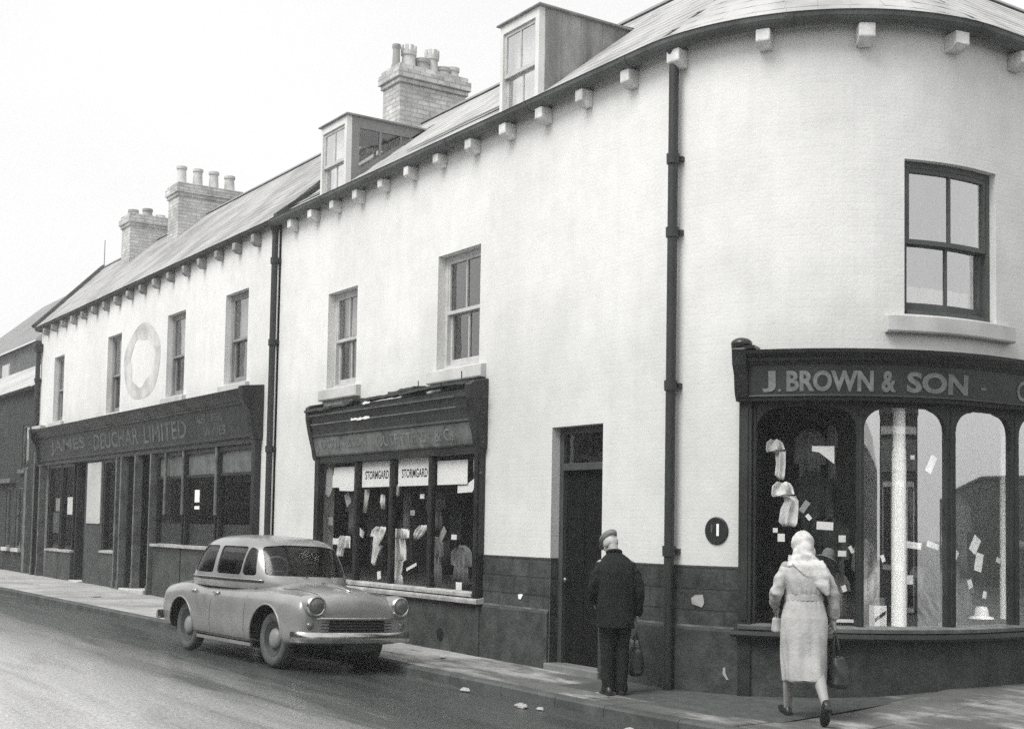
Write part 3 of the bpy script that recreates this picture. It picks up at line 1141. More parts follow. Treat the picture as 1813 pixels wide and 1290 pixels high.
# roof: front slope, cone over the corner, side-street slope
SL = 0.79
AL = math.atan(SL)
D0 = 0.15
def surfC(u, t):
    d = D0 - t * cos(AL)
    z = 6.56 + t * sin(AL)
    if u <= UA:
        return Vector((u, -d, z)), Vector((0, -sin(AL), cos(AL)))
    if u < UE:
        a = (u - UA) / R
        return Vector((CX + (R + d) * sin(a), CY - (R + d) * cos(a), z)), Vector((sin(a) * sin(AL), -cos(a) * sin(AL), cos(AL)))
    return Vector((CX + R + d, CY + u - UE, z)), Vector((sin(AL), 0, cos(AL)))
TL = (R + D0) / cos(AL)
zr = 6.56 + TL * sin(AL)
rb = MB()
def offs(P, n, k):
    return P + n * k
rb.add([(-19.72, -D0, 6.545), (UA, -D0, 6.545), (UA, CY, zr - .015), (-19.72, CY, zr - .015)])
for k in range(20):
    a0, a1 = pi / 2 * k / 20, pi / 2 * (k + 1) / 20
    rb.add([(CX + (R + D0) * sin(a0), CY - (R + D0) * cos(a0), 6.545), (CX + (R + D0) * sin(a1), CY - (R + D0) * cos(a1), 6.545), (CX, CY, zr - .015)])
rb.add([(CX + R + D0, CY, 6.545), (CX + R + D0, 11.3, 6.545), (CX, 11.3, zr - .015), (CX, CY, zr - .015)])
rb.add([(-19.72, CY, zr - .015), (CX, CY, zr - .015), (CX, 4.75, 6.5), (-19.72, 4.75, 6.5)])
rb.add([(CX, CY, zr - .015), (CX, 11.3, zr - .015), (CX - 2.4, 11.3, 6.5), (CX - 2.4, CY, 6.5)])
rb.add([(-19.72, 0.02, 6.5), (-19.72, CY, zr - .02), (-19.72, 4.6, 6.5)])
rb.add([(CX - 2.4, 11.24, 6.5), (CX, 11.24, zr - .02), (CX + R, 11.24, 6.5)])
roof = link('roof', rb, M_SLATEB, CB)
DM1 = (-18.28, -17.40)
DM2 = (-13.20, -12.37)
rows = int(TL / SLATE_H)
slates(roof, M_SLATE, surfC, rows, lambda r: (-19.70, UA), skip=lambda u, t: (DM1[0] - .02 < u < DM1[1] + .02 or DM2[0] - .02 < u < DM2[1] + .02) and t < 1.75)
mb = MB()
for r in range(rows):
    t0 = r * SLATE_H
    rr = R + D0 - t0 * cos(AL)
    n = max(3, int(rr * pi / 2 / SLATE_W))
    for k in range(n):
        a0, a1 = (k + .5 * (r % 2)) / n, min((k + 1 + .5 * (r % 2)) / n, 1)
        if a1 - a0 < .02:
            continue
        ua, ub = UA + R * pi / 2 * a0 + .001, UA + R * pi / 2 * a1 - .001
        l0 = .008 + random.uniform(0, .003)
        q = []
        for uu, tt, lf in ((ua, t0 - .02, l0), (ub, t0 - .02, l0), (ub, min(t0 + SLATE_H + .02, TL - .01), .006), (ua, min(t0 + SLATE_H + .02, TL - .01), .006)):
            p, nn = surfC(uu, tt)
            q.append((p + nn * lf, p + nn * (lf - .012)))
        top = [x[0] for x in q]; bo = [x[1] for x in q]
        mb.add(top); mb.add([bo[0], bo[1], top[1], top[0]]); mb.add([bo[1], bo[2], top[2], top[1]])
link('slates', mb, M_SLATE, roof, kind='stuff')
slates(roof, M_SLATE, surfC, rows, lambda r: (UE, UE + 9))
q = MB(); q.extr([(-CY - .12, zr - .05), (-CY, zr + .055), (-CY + .12, zr - .05)], -19.72, UA - .02, mp=lambda u, z, d: (u, -d, z))
link('ridge_tiles', q, M_RIDGE, roof)
q = MB(); q.lathe([(.16, -.1), (.05, .05), (0, .06)], (CX, CY, zr), n=12)
link('ridge_cap', q, M_RIDGE, roof)
q = MB(); q.extr([(-.12, zr - .05), (0, zr + .055), (.12, zr - .05)], CY + .05, 11.3, mp=lambda u, z, d: (CX + d, u, z))
link('ridge_tiles', q, M_RIDGE, roof)
# dark strip on the slates left of each dormer and stepped verge at the party line
for (a, b, tt) in ((-19.6, DM1[0] - .02, .42), (-16.0, DM2[0] - .02, .55)):
    q = MB()
    P = []
    for uu, t in ((a, tt - .05), (b, tt - .05), (b, tt + .12), (a, tt + .02)):
        p, nn = surfC(uu, t)
        P.append(p + nn * .034)
    q.add(P)
    link('dark_roof_strip', q, M_ZINC, roof)
q = MB(); q.extr([(D0 + .0, 6.56), (D0, 6.66), (-CY, zr + .12), (-CY, zr)], -19.74, -19.62, mp=lambda u, z, d: (u, -d, z))
link('verge_coping', q, M_ZINC, roof)

def dormer(u0, u1, zb, zt, depth, glazed):
    """straight-fronted box dormer standing on the wall head"""
    f = MB()
    y = -0.012
    f.box(u0, u0 + .06, y, y + .09, zb, zt)
    f.box(u1 - .075, u1, y, y + .09, zb, zt)
    f.box(u0 + .06, u1 - .075, y, y + .09, zt - .11, zt)
    f.box(u0 + .06, u1 - .075, y, y + .10, zb, zb + .06)
    o = link('dormer', f, mat('dormer_white_paint', .72, .55, .1, 6, .04, 20, stain=.15, sscale=3), CB)
    zm = zb + (zt - zb) * .46
    a, b = u0 + .06, u1 - .075
    for (za, zc, dy, nm) in ((zm - .02, zt - .11, .025, 'upper_sash'), (zb + .06, zm + .02, .065, 'lower_sash')):
        s = MB()
        s.box(a, a + .045, y + dy, y + dy + .035, za, zc)
        s.box(b - .045, b, y + dy, y + dy + .035, za, zc)
        s.box(a + .045, b - .045, y + dy, y + dy + .035, zc - .045, zc)
        s.box(a + .045, b - .045, y + dy, y + dy + .035, za, za + .05)
        link(nm, s, M_WFRAME, o)
        xm = (a + b) / 2
        g = MB(); g.box(xm - .011, xm + .011, y + dy + .004, y + dy + .03, za + .05, zc - .045)
        link('glazing_bar', g, M_WFRAME, o)
        for xa, xb in ((a + .045, xm - .011), (xm + .011, b - .045)):
            g = MB(); g.sheet(xa, xb, za + .05, zc - .045, -(y + dy + .014))
            link('pane', g, G_WIN, o)
    # net curtain added to whiten the panes in place of reflected sky
    c = MB()
    for k in range(20):
        xa, xb = a + (b - a) * k / 20, a + (b - a) * (k + 1) / 20
        c.add([(xa, .16 + .012 * sin(k * 2), zb + .1), (xb, .16 + .012 * sin(k * 2 + 2), zb + .1), (xb, .16 + .012 * sin(k * 2 + 2), zt - .12), (xa, .16 + .012 * sin(k * 2), zt - .12)])
    link('curtain', c, M_CURT, o, smooth=True)
    # flat lead roof, slightly oversailing
    r_ = MB()
    r_.box(u0 - .05, u1 + .05, -.05, depth + .18, zt + .001, zt + .025)
    r_.box(u0 - .03, u1 + .03, -.03, depth + .15, zt + .025, zt + .04)
    link('dormer_roof', r_, mat('dormer_lead', .25, .6, .3, 4, stain=.3), o, bevel=.008)
    # cheeks: triangles between front, roof and slope
    def zroof(yy):
        return 6.56 + (yy + D0) * SL
    for x, sgn in ((u0 + .012, -1), (u1 - .012, 1)):
        ys = [0.08 + (depth + .05 - .08) * k / 8 for k in range(9)]
        if glazed:
            k_ = MB()
            # frame members
            k_.box(x - .02, x + .02, .08, .20, zroof(.08) - .1, zt)
            k_.box(x - .02, x + .02, .20, depth + .1, zt - .16, zt)
            for yy in (.56, .92):
                k_.box(x - .016, x + .016, yy - .016, yy + .016, zroof(yy) - .05, zt - .16)
            V = []
            for w in (-.02, .02):
                V.append([(x + w, .2, zroof(.2) - .1), (x + w, depth + .1, zroof(depth + .1) - .1), (x + w, depth + .1, zroof(depth + .1) + .02), (x + w, .2, zroof(.2) + .11)])
            k_.loft(V)
            link('cheek_frame', k_, M_DWOOD, o)
            for (ya, yb) in ((.20, .544), (.576, .904), (.936, 1.2)):
                g = MB()
                for w in (-.003,):
                    g.add([(x + w, ya, zroof(ya) + .05), (x + w, yb, zroof(yb) + .05), (x + w, yb, zt - .16), (x + w, ya, zt - .16)])
                link('cheek_pane', g, glassmat('cheek_glass', .10, 1.0, .9) if 'cheek_glass' not in bpy.data.materials else bpy.data.materials['cheek_glass'], o)
        else:
            k_ = MB()
            k_.box(x - .02, x + .02, .08, .30, zroof(.08) - .1, zt)
            V = []
            for w in (-.012, .012):
                V.append([(x + w, .30, zroof(.30) - .1), (x + w, depth + .15, zroof(depth + .15) - .1), (x + w, depth + .15, zt), (x + w, .30, zt)])
            k_.loft(V)
            link('cheek_panel', k_, M_DCHEEK, o)
            for yy in (.62, .95):
                g = MB(); g.box(x + sgn * .012 - .008, x + sgn * .012 + .008, yy - .012, yy + .012, zroof(yy), zt - .002)
                link('lead_roll', g, M_DCHEEK, o)
    return o
dormer(DM1[0], DM1[1], 6.56, 7.74, 1.40, True)
dormer(DM2[0], DM2[1], 6.56, 7.76, 1.44, False)
chimney(CB, -19.55, -18.95, 1.72, 3.02, 7.6, 9.36, M_BRICK,
        [(1.80, .42, .07, M_POTD, 'plain'), (2.04, .34, .13, M_POT, 'crown'), (2.30, .26, .14, M_POTD, 'plain'), (2.50, .36, .12, M_POT, 'crown'), (2.72, .20, .13, M_POT, 'plain'), (2.92, .24, .12, M_POT, 'plain')])

# ---- shopfront on the flat wall
def shopfront_mid():
    a, b = -18.06, -13.36
    f = MB()
    # pilasters and head, mullions
    f.fbox(a, a + .13, .66, 2.58, -.02, .085)
    f.fbox(b - .15, b - .02, .66, 2.58, -.02, .085)
    f.fbox(b - .125, b - .045, .75, 2.5, .085, .10)
    f.fbox(a + .13, b - .15, 2.50, 2.60, -.02, .07)
    o = link('shopfront', f, M_DPAINT, CB, bevel=.005)
    ml = [a + .13, -16.775, -15.715, -14.655, b - .15]
    for u in ml[1:-1]:
        q = MB(); q.fbox(u - .045, u + .045, .80, 2.50, -.03, .045)
        link('mullion', q, M_DPAINT, o, bevel=.012)
    for i in range(4):
        q = MB(); q.sheet(ml[i] + (.045 if i else 0), ml[i + 1] - (.045 if i < 3 else 0), .80, 2.50, .003)
        link('glass_pane', q, G_SHOP, o)
    q = MB(); q.extr([(-.05, .74), (.10, .74), (.10, .785), (.04, .80), (-.05, .80)], a + .13, b - .15)
    link('sill', q, M_SILLP, o, bevel=.004)
    q = MB(); q.extr([(.0, .66), (.12, .66), (.125, .70), (.12, .72), (.0, .735)], a - .01, b + .01)
    link('sill_board', q, M_SILLP, o, bevel=.004)
    # tilted fascia, cove, cornice
    q = MB(); q.extr([(0, 2.60), (.085, 2.60), (.105, 2.62), (.165, 2.885), (0, 2.885)], a + .02, b - .04)
    fa = link('fascia', q, M_FASC, o)
    def mpf(u, z, d):
        return fm(u, z, .105 + (z - 2.62) * .226 + d)
    for body, u0, u1 in (('J. BROWN & SON', -17.9, -16.28), ('OUTFITTERS', -15.98, -14.62), ('& C.', -14.4, -13.95)):
        link('lettering', text_mb(body, u0, u1, 2.675, 2.83, .001, mp=mpf, bold=.012), M_LET3, o, kind='stuff')
    q = MB(); q.extr([(0, 2.887), (.17, 2.887), (.19, 2.90), (.175, 2.93), (.19, 3.02), (.210, 3.07), (.210, 3.09), (.195, 3.095), (.205, 3.15), (.225, 3.19), (.240, 3.20), (.240, 3.235), (.222, 3.245), (.23, 3.28), (0, 3.34)], a - .02, b + .0)
    link('cornice', q, M_DPAINT2, o)
    for (z0, z1, d) in ((3.072, 3.088, .212), (3.203, 3.216, .242)):
        q = MB(); q.fbox(a - .01, b - .4, z0, z1, d - .01, d + .004)
        link('cornice_bead', q, M_TRIM, o)
    # consoles at both ends
    for u0, u1 in ((a - .03, a + .09), (b - .14, b + .02)):
        q = MB(); q.extr([(0, 2.55), (.095, 2.55), (.12, 2.60), (.14, 2.72), (.185, 2.88), (.215, 3.0), (.25, 3.18), (.255, 3.34), (.21, 3.38), (0, 3.42)], u0, u1)
        link('console', q, M_DPAINT, o, bevel=.012)
    # torn lead and laths lying along the cornice top
    rnd = random.Random(3)
    for (u0, u1, z, d, tilt) in ((-18.05, -17.2, 3.285, .20, .01), (-17.5, -16.6, 3.30, .17, .015), (-16.9, -16.55, 3.355, .14, .0), (-16.3, -15.2, 3.33, .15, .02), (-15.55, -14.85, 3.375, .12, .03), (-15.2, -14.1, 3.345, .15, .02), (-14.5, -13.5, 3.37, .13, .0)):
        q = MB()
        N_ = 8
        V = []
        for k in range(N_ + 1):
            u = u0 + (u1 - u0) * k / N_
            j = rnd.uniform(-.012, .012)
            V.append([fm(u, z + j + tilt * k / N_, d - .1), fm(u, z - .015 + j + tilt * k / N_, d + .09), fm(u, z + .02 + j + tilt * k / N_, d + .09), fm(u, z + .04 + j + tilt * k / N_, d - .1)])
        q.loft(V)
        link('torn_lead', q, M_ZINC, o)
    for (u, z, d, h) in ((-14.87, 3.40, .12, .10), (-13.75, 3.41, .14, .12)):
        q = MB(); q.tube([fm(u, z - .04, d), fm(u + .01, z + h, d + .01)], .008, 6)
        link('bent_nail', q, M_ZINC, o)
    for (z, l) in ((3.17, .12), (2.98, .10), (2.62, .08), (2.25, .06)):
        q = MB(); q.tube([fm(b, z, .10), fm(b + l, z + .01, .09)], .010, 6)
        link('bent_nail', q, M_ZINC, o)
    # flaking white patches
    for (u0, u1, z0, d) in ((-16.62, -16.05, 3.085, .218), (-16.22, -16.02, 3.29, .240)):
        q = MB()
        n = 9
        P = []
        for k in range(n):
            P.append(fm(u0 + (u1 - u0) * k / (n - 1), z0 - .008 - rnd.uniform(0, .014), d))
        for k in range(n - 1, -1, -1):
            P.append(fm(u0 + (u1 - u0) * k / (n - 1), z0 + .008 + rnd.uniform(0, .02), d))
        q.add(P)
        link('flaked_paint', q, M_SPLAT, o)
    # window bed and back boards
    q = MB()
    q.box(a + .02, b - .02, .05, 1.05, .66, .72)
    q.box(a + .02, b - .02, 1.05, 1.10, .66, 3.3)
    link('window_bed', q, M_INTF, o)
    return o
shopfront_mid()

# ---- shopfront round the corner
def shopfront_corner():
    a, b = sW(1.06), sW(5.7)
    f = MB()
    f.fbox(a, a + .12, .0, 2.86, -.02, .09)
    f.fbox(a + .03, a + .09, .76, 2.78, .09, .105)
    o = link('shopfront', f, M_DPAINT2, CB, bevel=.005)
    lights = [(sW(1.21), sW(2.135)), (sW(2.205), sW(3.035)), (sW(3.155), sW(3.96)), (sW(4.09), sW(4.95))]
    edges = [a + .12] + [x for l in lights for x in l] + [sW(5.2)]
    q = MB(); q.fbox(a + .12, lights[0][0], .72, 2.9, -.03, .05)
    link('mullion', q, M_DPAINT2, o, bevel=.01)
    for i in range(4):
        l = lights[i][1]
        r_ = lights[i + 1][0] if i < 3 else sW(5.1)
        q = MB(); q.fbox(l, r_, .72, 2.9, -.04, .035)
        m_ = link('mullion', q, M_DPAINT2, o, bevel=.012)
        c = (l + r_) / 2
        q = MB(); q.tube([fm(c, .74, .035), fm(c, 2.84, .035)], .016, 8)
        link('mullion_bead', q, M_DPAINT2, o, smooth=True, auto=50)
    for i, (l, r_) in enumerate(lights):
        # head with rounded shoulders
        rr = .19
        N_ = 22
        q = MB()
        zt = 2.80
        pts = []
        for k in range(N_ + 1):
            u = l + (r_ - l) * (0.5 - 0.5 * cos(pi * k / N_))
            e = min(u - l, r_ - u)
            z = zt - rr + sqrt(max(rr * rr - (rr - e) ** 2, 0)) if e < rr else zt
            bow = .02 * (1 - ((u - (l + r_) / 2) / ((r_ - l) / 2)) ** 2)
            pts.append((u, z - .02 + bow if e >= rr else z - .02))
        for (ua, za), (ub, zb) in zip(pts, pts[1:]):
            q.add([fm(ua, za, .03), fm(ub, zb, .03), fm(ub, 2.905, .03), fm(ua, 2.905, .03)])
            q.add([fm(ua, za, -.03), fm(ub, zb, -.03), fm(ub, zb, .03), fm(ua, za, .03)])
            q.add([fm(ub, zb, -.03), fm(ua, za, -.03), fm(ua, 2.905, -.03), fm(ub, 2.905, -.03)])
        link('window_head', q, M_DPAINT2, o)
        q = MB(); q.sheet(l, r_, .72, 2.84, .0)
        link('glass_pane', q, G_SHOP if i == 0 else G_CURV, o, smooth=True)
    q = MB(); q.extr([(-.06, .68), (.13, .68), (.135, .715), (.05, .73), (-.06, .735)], a + .01, b)
    link('sill', q, M_TRIM, o)
    q = MB(); q.extr([(.0, .605), (.165, .605), (.18, .63), (.17, .665), (.0, .678)], a - .04, b)
    link('sill_board', q, M_DPAINT2, o)
    q = MB(); q.extr([(0, -.3), (.06, -.3), (.06, .60), (0, .60)], a, b)
    link('stall_riser', q, M_PLINTH, o)
    q = MB(); q.extr([(0, 2.87), (.11, 2.87), (.125, 2.89), (.115, 2.905), (.13, 3.19), (0, 3.19)], a + .10, b)
    link('fascia', q, M_FASC2, o)
    q = MB(); q.extr([(0, 2.845), (.15, 2.845), (.16, 2.868), (0, 2.868)], a - .01, b)
    link('fascia_bead', q, M_DPAINT2, o)
    q = MB(); q.extr([(0, 3.192), (.14, 3.192), (.155, 3.215), (.17, 3.22), (.18, 3.25), (.225, 3.29), (.23, 3.325), (0, 3.34)], a + .06, b)
    link('cornice', q, M_DPAINT, o)
    # console and ball at the street end
    q = MB(); q.extr([(0, 2.87), (.12, 2.87), (.15, 2.95), (.17, 3.1), (.22, 3.2), (.235, 3.35), (0, 3.37)], a - .03, a + .10)
    link('console', q, M_DPAINT, o, bevel=.012)
    q = MB(); q.ell(fm(a + .03, 3.40, .12), (.105, .105, .062))
    q.fbox(a - .04, a + .17, 3.345, 3.375, .0, .20)
    link('console_cap', q, M_DPAINT, o, smooth=True, auto=40)
    # lettering, one painted line
    def mpf(u, z, d):
        return fm(u, z, .1165 + (z - 2.905) * .0526 + d)
    for body, s0, s1 in (('J', 1.285, 1.405), ('.', 1.425, 1.452), ('BROWN', 1.50, 2.265), ('&', 2.335, 2.47), ('SON', 2.57, 3.215), ('-', 3.38, 3.45)):
        letters(text_mb(body, sW(s0), sW(s1), {'-': 3.0}.get(body, 2.93), {'-': 3.022, '.': 2.958}.get(body, 3.13), .001, mp=mpf, bold=.036), M_LET, o)
    letters(text_mb('OUTFITTERS', sW(3.93), sW(5.3), 2.93, 3.13, .001, mp=mpf, bold=.018), M_LET3, o)
    # window bed and dark back boards following the curve
    q = MB(); q.extr([(-.75, .66), (-.05, .66), (-.05, .70), (-.75, .70)], a + .05, b)
    q.extr([(-.80, .66), (-.75, .66), (-.75, 3.3), (-.80, 3.3)], a - .2, b)
    q.fbox(a - .06, a - .02, .66, 3.3, -.8, -.24)
    link('window_bed', q, M_INTF, o)
    # white display posts just inside the glass
    for s, w, z0, z1 in ((2.60, .072, .70, 2.86), (4.06, .066, .78, 2.86)):
        q = MB()
        q.loft([[Vector(fm(sW(s), z, -.095)) + Vector((rr * cos(2 * pi * k / 16), rr * sin(2 * pi * k / 16), 0)) for k in range(16)] for z, rr in ((z0, w), (z0 + .9, w * .97), (2.40, w * .92), (2.405, w * .84), (z1, w * .8))])
        link('display_post', q, M_WPOST, o, smooth=True, auto=40)
    return o
shopfront_corner()
# round enamel plate on the wall beside the shop
def disc(uc, zc, d0, d1, rx, rz, n=28):
    q = MB()
    A = [fm(uc + rx * cos(2 * pi * k / n), zc + rz * sin(2 * pi * k / n), d0) for k in range(n)]
    B = [fm(uc + rx * cos(2 * pi * k / n), zc + rz * sin(2 * pi * k / n), d1) for k in range(n)]
    C_ = [fm(uc + rx * .93 * cos(2 * pi * k / n), zc + rz * .93 * sin(2 * pi * k / n), d1 + .008) for k in range(n)]
    q.loft([A, B, C_])
    return q
pl = tag(link('round_plate', disc(sW(.805), 1.605, .0, .012, .125, .135), mat('dark_enamel', .025, .35, .2, 8, spec=.5, stain=.3, sscale=8)),
         'dark round enamel plate with a white upright stroke, on white wall left of corner shop', 'sign')
q = MB(); q.extr([(.0205, 1.555), (.0235, 1.555), (.0235, 1.672), (.0205, 1.672)], sW(.812), sW(.838))
link('stroke', q, M_CARD, pl)
q = MB(); q.extr([(.0205, 1.585), (.0235, 1.585), (.0235, 1.665), (.0205, 1.665)], sW(.752), sW(.768))
link('stroke', q, mat('worn_stroke', .09, .6, .3, 20), pl)

# ================================================================== public house on the left
PB = thing('public_house', 'long white two-storey public house with a dark pub front and faded painted ring', 'building', (-27, 1, 0))
PX0, PX1 = -35.05, -19.80
PW = [(-33.70, -32.78, 4.02, 5.66), (-29.18, -28.18, 3.95, 5.68), (-25.21, -24.18, 4.03, 5.67), (-22.11, -21.06, 4.03, 5.65)]
PF = (-34.7, -20.5, 0.0, 3.2)
wl = wall_mb(PX0, PX1, -0.35, 6.56, PW + [PF], depth=0.22)
link('wall', wl, M_WALL, PB)
sh = MB()
sh.box(PX0, PX0 + .2, 0.01, .3, -0.3, 6.56)
sh.box(PX0 + .01, PX1, 4.6, 4.8, -0.3, 6.5)
sh.box(PX0 + .02, PX1, 0.1, 4.6, 3.3, 3.42)
sh.box(PX0 + .02, PX1, 0.1, 4.6, 6.35, 6.45)
sh.box(PX0 + .02, PX1, 1.9, 2.0, 0, 6.4)
sh.box(PX1 - .08, PX1, 0.02, 4.6, 0, 6.4)
sh.box(PX0 + .02, PX1, 0.1, 4.6, -0.05, 0.05)
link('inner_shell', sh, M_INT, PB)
sh = MB()      # skewed end wall
sh.loft([[(PX0, 0.02, -.3), (-37.9, 2.35, -.3), (-35.5, 4.8, -.3)], [(PX0, 0.02, 6.5), (-37.9, 2.35, 6.5), (-35.5, 4.8, 6.5)]], cap=False, closed=False)
link('end_wall', sh, M_BRICK2, PB)
for i, w in enumerate(PW):
    cur = None
    if i == 3:
        cur = [(-21.6, -21.2, 4.08, 4.8), (-22.03, -21.13, 4.9, 5.6)]
    elif i == 2:
        cur = [(-24.62, -24.27, 4.1, 4.8), (-25.13, -24.26, 4.85, 5.6)]
    elif i == 1:
        cur = [(-29.1, -28.26, 4.8, 5.6)]
    else:
        cur = [(-33.6, -33.2, 4.1, 5.5), (-33.6, -32.85, 4.75, 5.6)]
    sash_window(PB, *w, M_GFRAME, zm=w[2] + (w[3] - w[2]) * .49, bars=0, sill_l=.10, sill_r=.14, sh=.16, curtain=cur)
gutter(PB, PX0 - .15, PX1 - .02, 6.56, .10, .062, M_GUT2)
for k in range(18):
    u = -20.62 - k * .86
    if u < PX0 + .1:
        break
    corbel(PB, u, 6.30, 6.48, .13, .15, M_CORB2)
# faded painted ring on the wall
q = MB()
n = 48
def ringpt(a, r, wob):
    return (-26.74 + 1.22 * r * cos(a), 4.90 + .80 * r * sin(a) + wob)
for k in range(n):
    a0, a1 = 2 * pi * k / n, 2 * pi * (k + 1) / n
    def inner(a):
        return .62 + .05 * sin(3 * a + 1) + .03 * sin(7 * a)
    def outer(a):
        return 1.0 + .025 * sin(5 * a) - .06 * max(0, cos(a - .2)) ** 6
    P = [ringpt(a0, inner(a0), 0), ringpt(a0, outer(a0), 0), ringpt(a1, outer(a1), 0), ringpt(a1, inner(a1), 0)]
    q.add([fm(p[0], p[1], .003) for p in P])
mr_ = bpy.data.materials.new('faded_sign_paint')
mr_.use_nodes = True
N, Lk = mr_.node_tree.nodes, mr_.node_tree.links
tc = N.new('ShaderNodeTexCoord'); n1 = N.new('ShaderNodeTexNoise'); n1.inputs['Scale'].default_value = 2.2; n1.inputs['Detail'].default_value = 8
Lk.new(tc.outputs['Object'], n1.inputs['Vector'])
cr = N.new('ShaderNodeValToRGB'); cr.color_ramp.elements[0].position = .36; cr.color_ramp.elements[1].position = .66
cr.color_ramp.elements[0].color = tone(.40); cr.color_ramp.elements[1].color = tone(.66)
Lk.new(n1.outputs[0], cr.inputs[0]); Lk.new(cr.outputs[0], N['Principled BSDF'].inputs['Base Color'])
N['Principled BSDF'].inputs['Roughness'].default_value = .85
link('painted_ring', q, mr_, PB)

def pub_front():
    f = MB()
    a, b = -34.95, -20.32
    # skeleton: end pilasters, head
    o = link('pub_front', f.fbox(a, a + .16, 0.0, 3.0, -.02, .11).fbox(b - .16, b, 0, 3.0, -.02, .11).fbox(a + .16, b - .16, 2.93, 3.02, -.05, .09), M_DPAINT, PB, bevel=.006)
    q = MB(); q.extr([(0, 3.02), (.12, 3.02), (.14, 3.05), (.12, 3.07), (.17, 3.60), (0, 3.60)], a + .50, b - .10)
    fa = link('fascia', q, M_FASC2, o)
    q = MB(); q.extr([(0, 3.602), (.19, 3.602), (.22, 3.64), (.24, 3.65), (.30, 3.74), (.36, 3.78), (.37, 3.83), (0, 3.88)], a + .60, b - .02)
    link('cornice', q, M_DPAINT, o)
    for u0, u1 in ((a + .48, a + .64), (b - .12, b + .06)):
        q = MB(); q.extr([(0, 2.98), (.16, 2.98), (.19, 3.1), (.23, 3.4), (.37, 3.62), (.40, 3.86), (0, 3.90)], u0, u1)
        link('console', q, M_DPAINT, o, bevel=.012)
    def mpf(u, z, d):
        return fm(u, z, .1205 + (z - 3.07) * .0943 + d)
    for body, u0, u1, z0, z1 in (('JAMES', -33.2, -30.2, 3.15, 3.50), ('DEUCHAR', -29.5, -26.35, 3.15, 3.50), ('LIMITED', -26.0, -23.55, 3.15, 3.50), ('ALES & BEERS', -23.0, -21.7, 3.38, 3.52), ('WINES', -22.65, -21.6, 3.13, 3.29)):
        letters(text_mb(body, u0, u1, z0, z1, .001, mp=mpf, bold=.015), M_LET2, o)
    # vertical divisions along the front: (u0, u1, kind)
    def post(u, w=.05, d=.10, m=M_TRIM, z0=0.05, z1=2.93):
        q = MB(); q.fbox(u - w / 2, u + w / 2, z0, z1, -.05, d)
        q.fbox(u - w / 2 - .02, u + w / 2 + .02, z0, z0 + .25, -.05, d + .015)
        return link('pilaster', q, m, o, bevel=.006)
    for u in (-34.88, -34.30):
        post(u, .07, .12, M_TRIM, 0.1, 2.95 if u > -34.5 else 3.3)
    def window(u0, u1, zs, sub=1, top=None):
        q = MB(); q.fbox(u0, u0 + .05, zs, 2.93, -.06, .03).fbox(u1 - .05, u1, zs, 2.93, -.06, .03).fbox(u0 + .05, u1 - .05, 2.85, 2.93, -.06, .03)
        w = link('window', q, M_DPAINT, o)
        q = MB(); q.extr([(-.06, zs - .06), (.10, zs - .06), (.10, zs - .02), (-.06, zs)], u0 - .04, u1 + .04)
        link('sill', q, M_SILLP, w)
        q = MB(); q.sheet(u0 + .05, u1 - .05, zs, 2.85 - (.42 if top else 0), -.028)
        link('pane', q, G_SHOP, w)
        if top:
            q = MB(); q.fbox(u0 + .05, u1 - .05, 2.41, 2.46, -.05, .02)
            link('transom', q, M_DPAINT, w)
            q = MB(); q.fbox(u0 + .05, u1 - .05, 2.46, 2.85, -.03, -.02)
            link('top_pane', q, M_FROST, w)
        q = MB(); q.fbox(u0 - .02, u1 + .02, 0.0, zs - .06, -.05, .06)
        link('window_riser', q, M_TILEP, w)
        return w
    w = window(-33.62, -32.55, .86)
    q = MB(); q.fbox(-33.5, -32.7, 1.25, 1.75, -.06, -.05); link('frosted_pane', q, M_FROST, w)
    q = MB(); q.fbox(-33.25, -32.75, 1.78, 2.1, -.055, -.045); link('window_card', q, M_CARDG, w)
    w = window(-32.48, -31.42, .86)
    q = MB(); q.fbox(-32.2, -31.7, 1.70, 2.12, -.055, -.045); link('window_card', q, M_CARD, w)
    # first door, recessed
    def door(u0, u1):
        q = MB(); q.fbox(u0, u0 + .07, 0.1, 2.93, -.5, .0).fbox(u1 - .07, u1, .1, 2.93, -.5, .0).fbox(u0, u1, 2.2, 2.28, -.5, -.42)
        d = link('door', q, M_DPAINT2, o)
        q = MB(); q.fbox(u0 + .07, u1 - .07, .15, 2.2, -.5, -.45)
        link('door_leaf', q, M_DPAINT, d)
        q = MB(); q.fbox(u0 + .07, u1 - .07, 2.28, 2.9, -.48, -.475)
        link('fanlight_pane', q, G_SHOP, d)
        q = MB(); q.fbox(u0 + .0, u1 - .0, -.02, .17, -.45, .12)
        link('doorstep', q, M_STEP, d, bevel=.015)
    door(-31.3, -30.5)
    q = MB(); q.fbox(-30.42, -29.1, 0.0, 2.93, -.06, .02)
    link('wall_panel', q, M_TILEP, o)
    q = MB(); q.fbox(-30.25, -29.2, 1.50, 2.88, .022, .05)
    link('blank_board', q, mat('whitewashed_board', .50, .8, .1, 5, stain=.2), o, bevel=.006)
    w = window(-28.98, -27.98, .93)
    post(-27.88, .08, .12)
    post(-27.55, .08, .12)
    door(-27.45, -26.72)
    post(-26.62, .07, .12)
    q = MB(); q.fbox(-26.56, -25.9, 0.1, 2.93, -.5, -.44)
    link('door_leaf', q, M_DPAINT, o)
    q = MB(); q.fbox(-26.6, -25.75, -.02, .20, -.45, .16)
    link('doorstep', q, M_STEP, o, bevel=.015)
    post(-25.63, .06, .12)
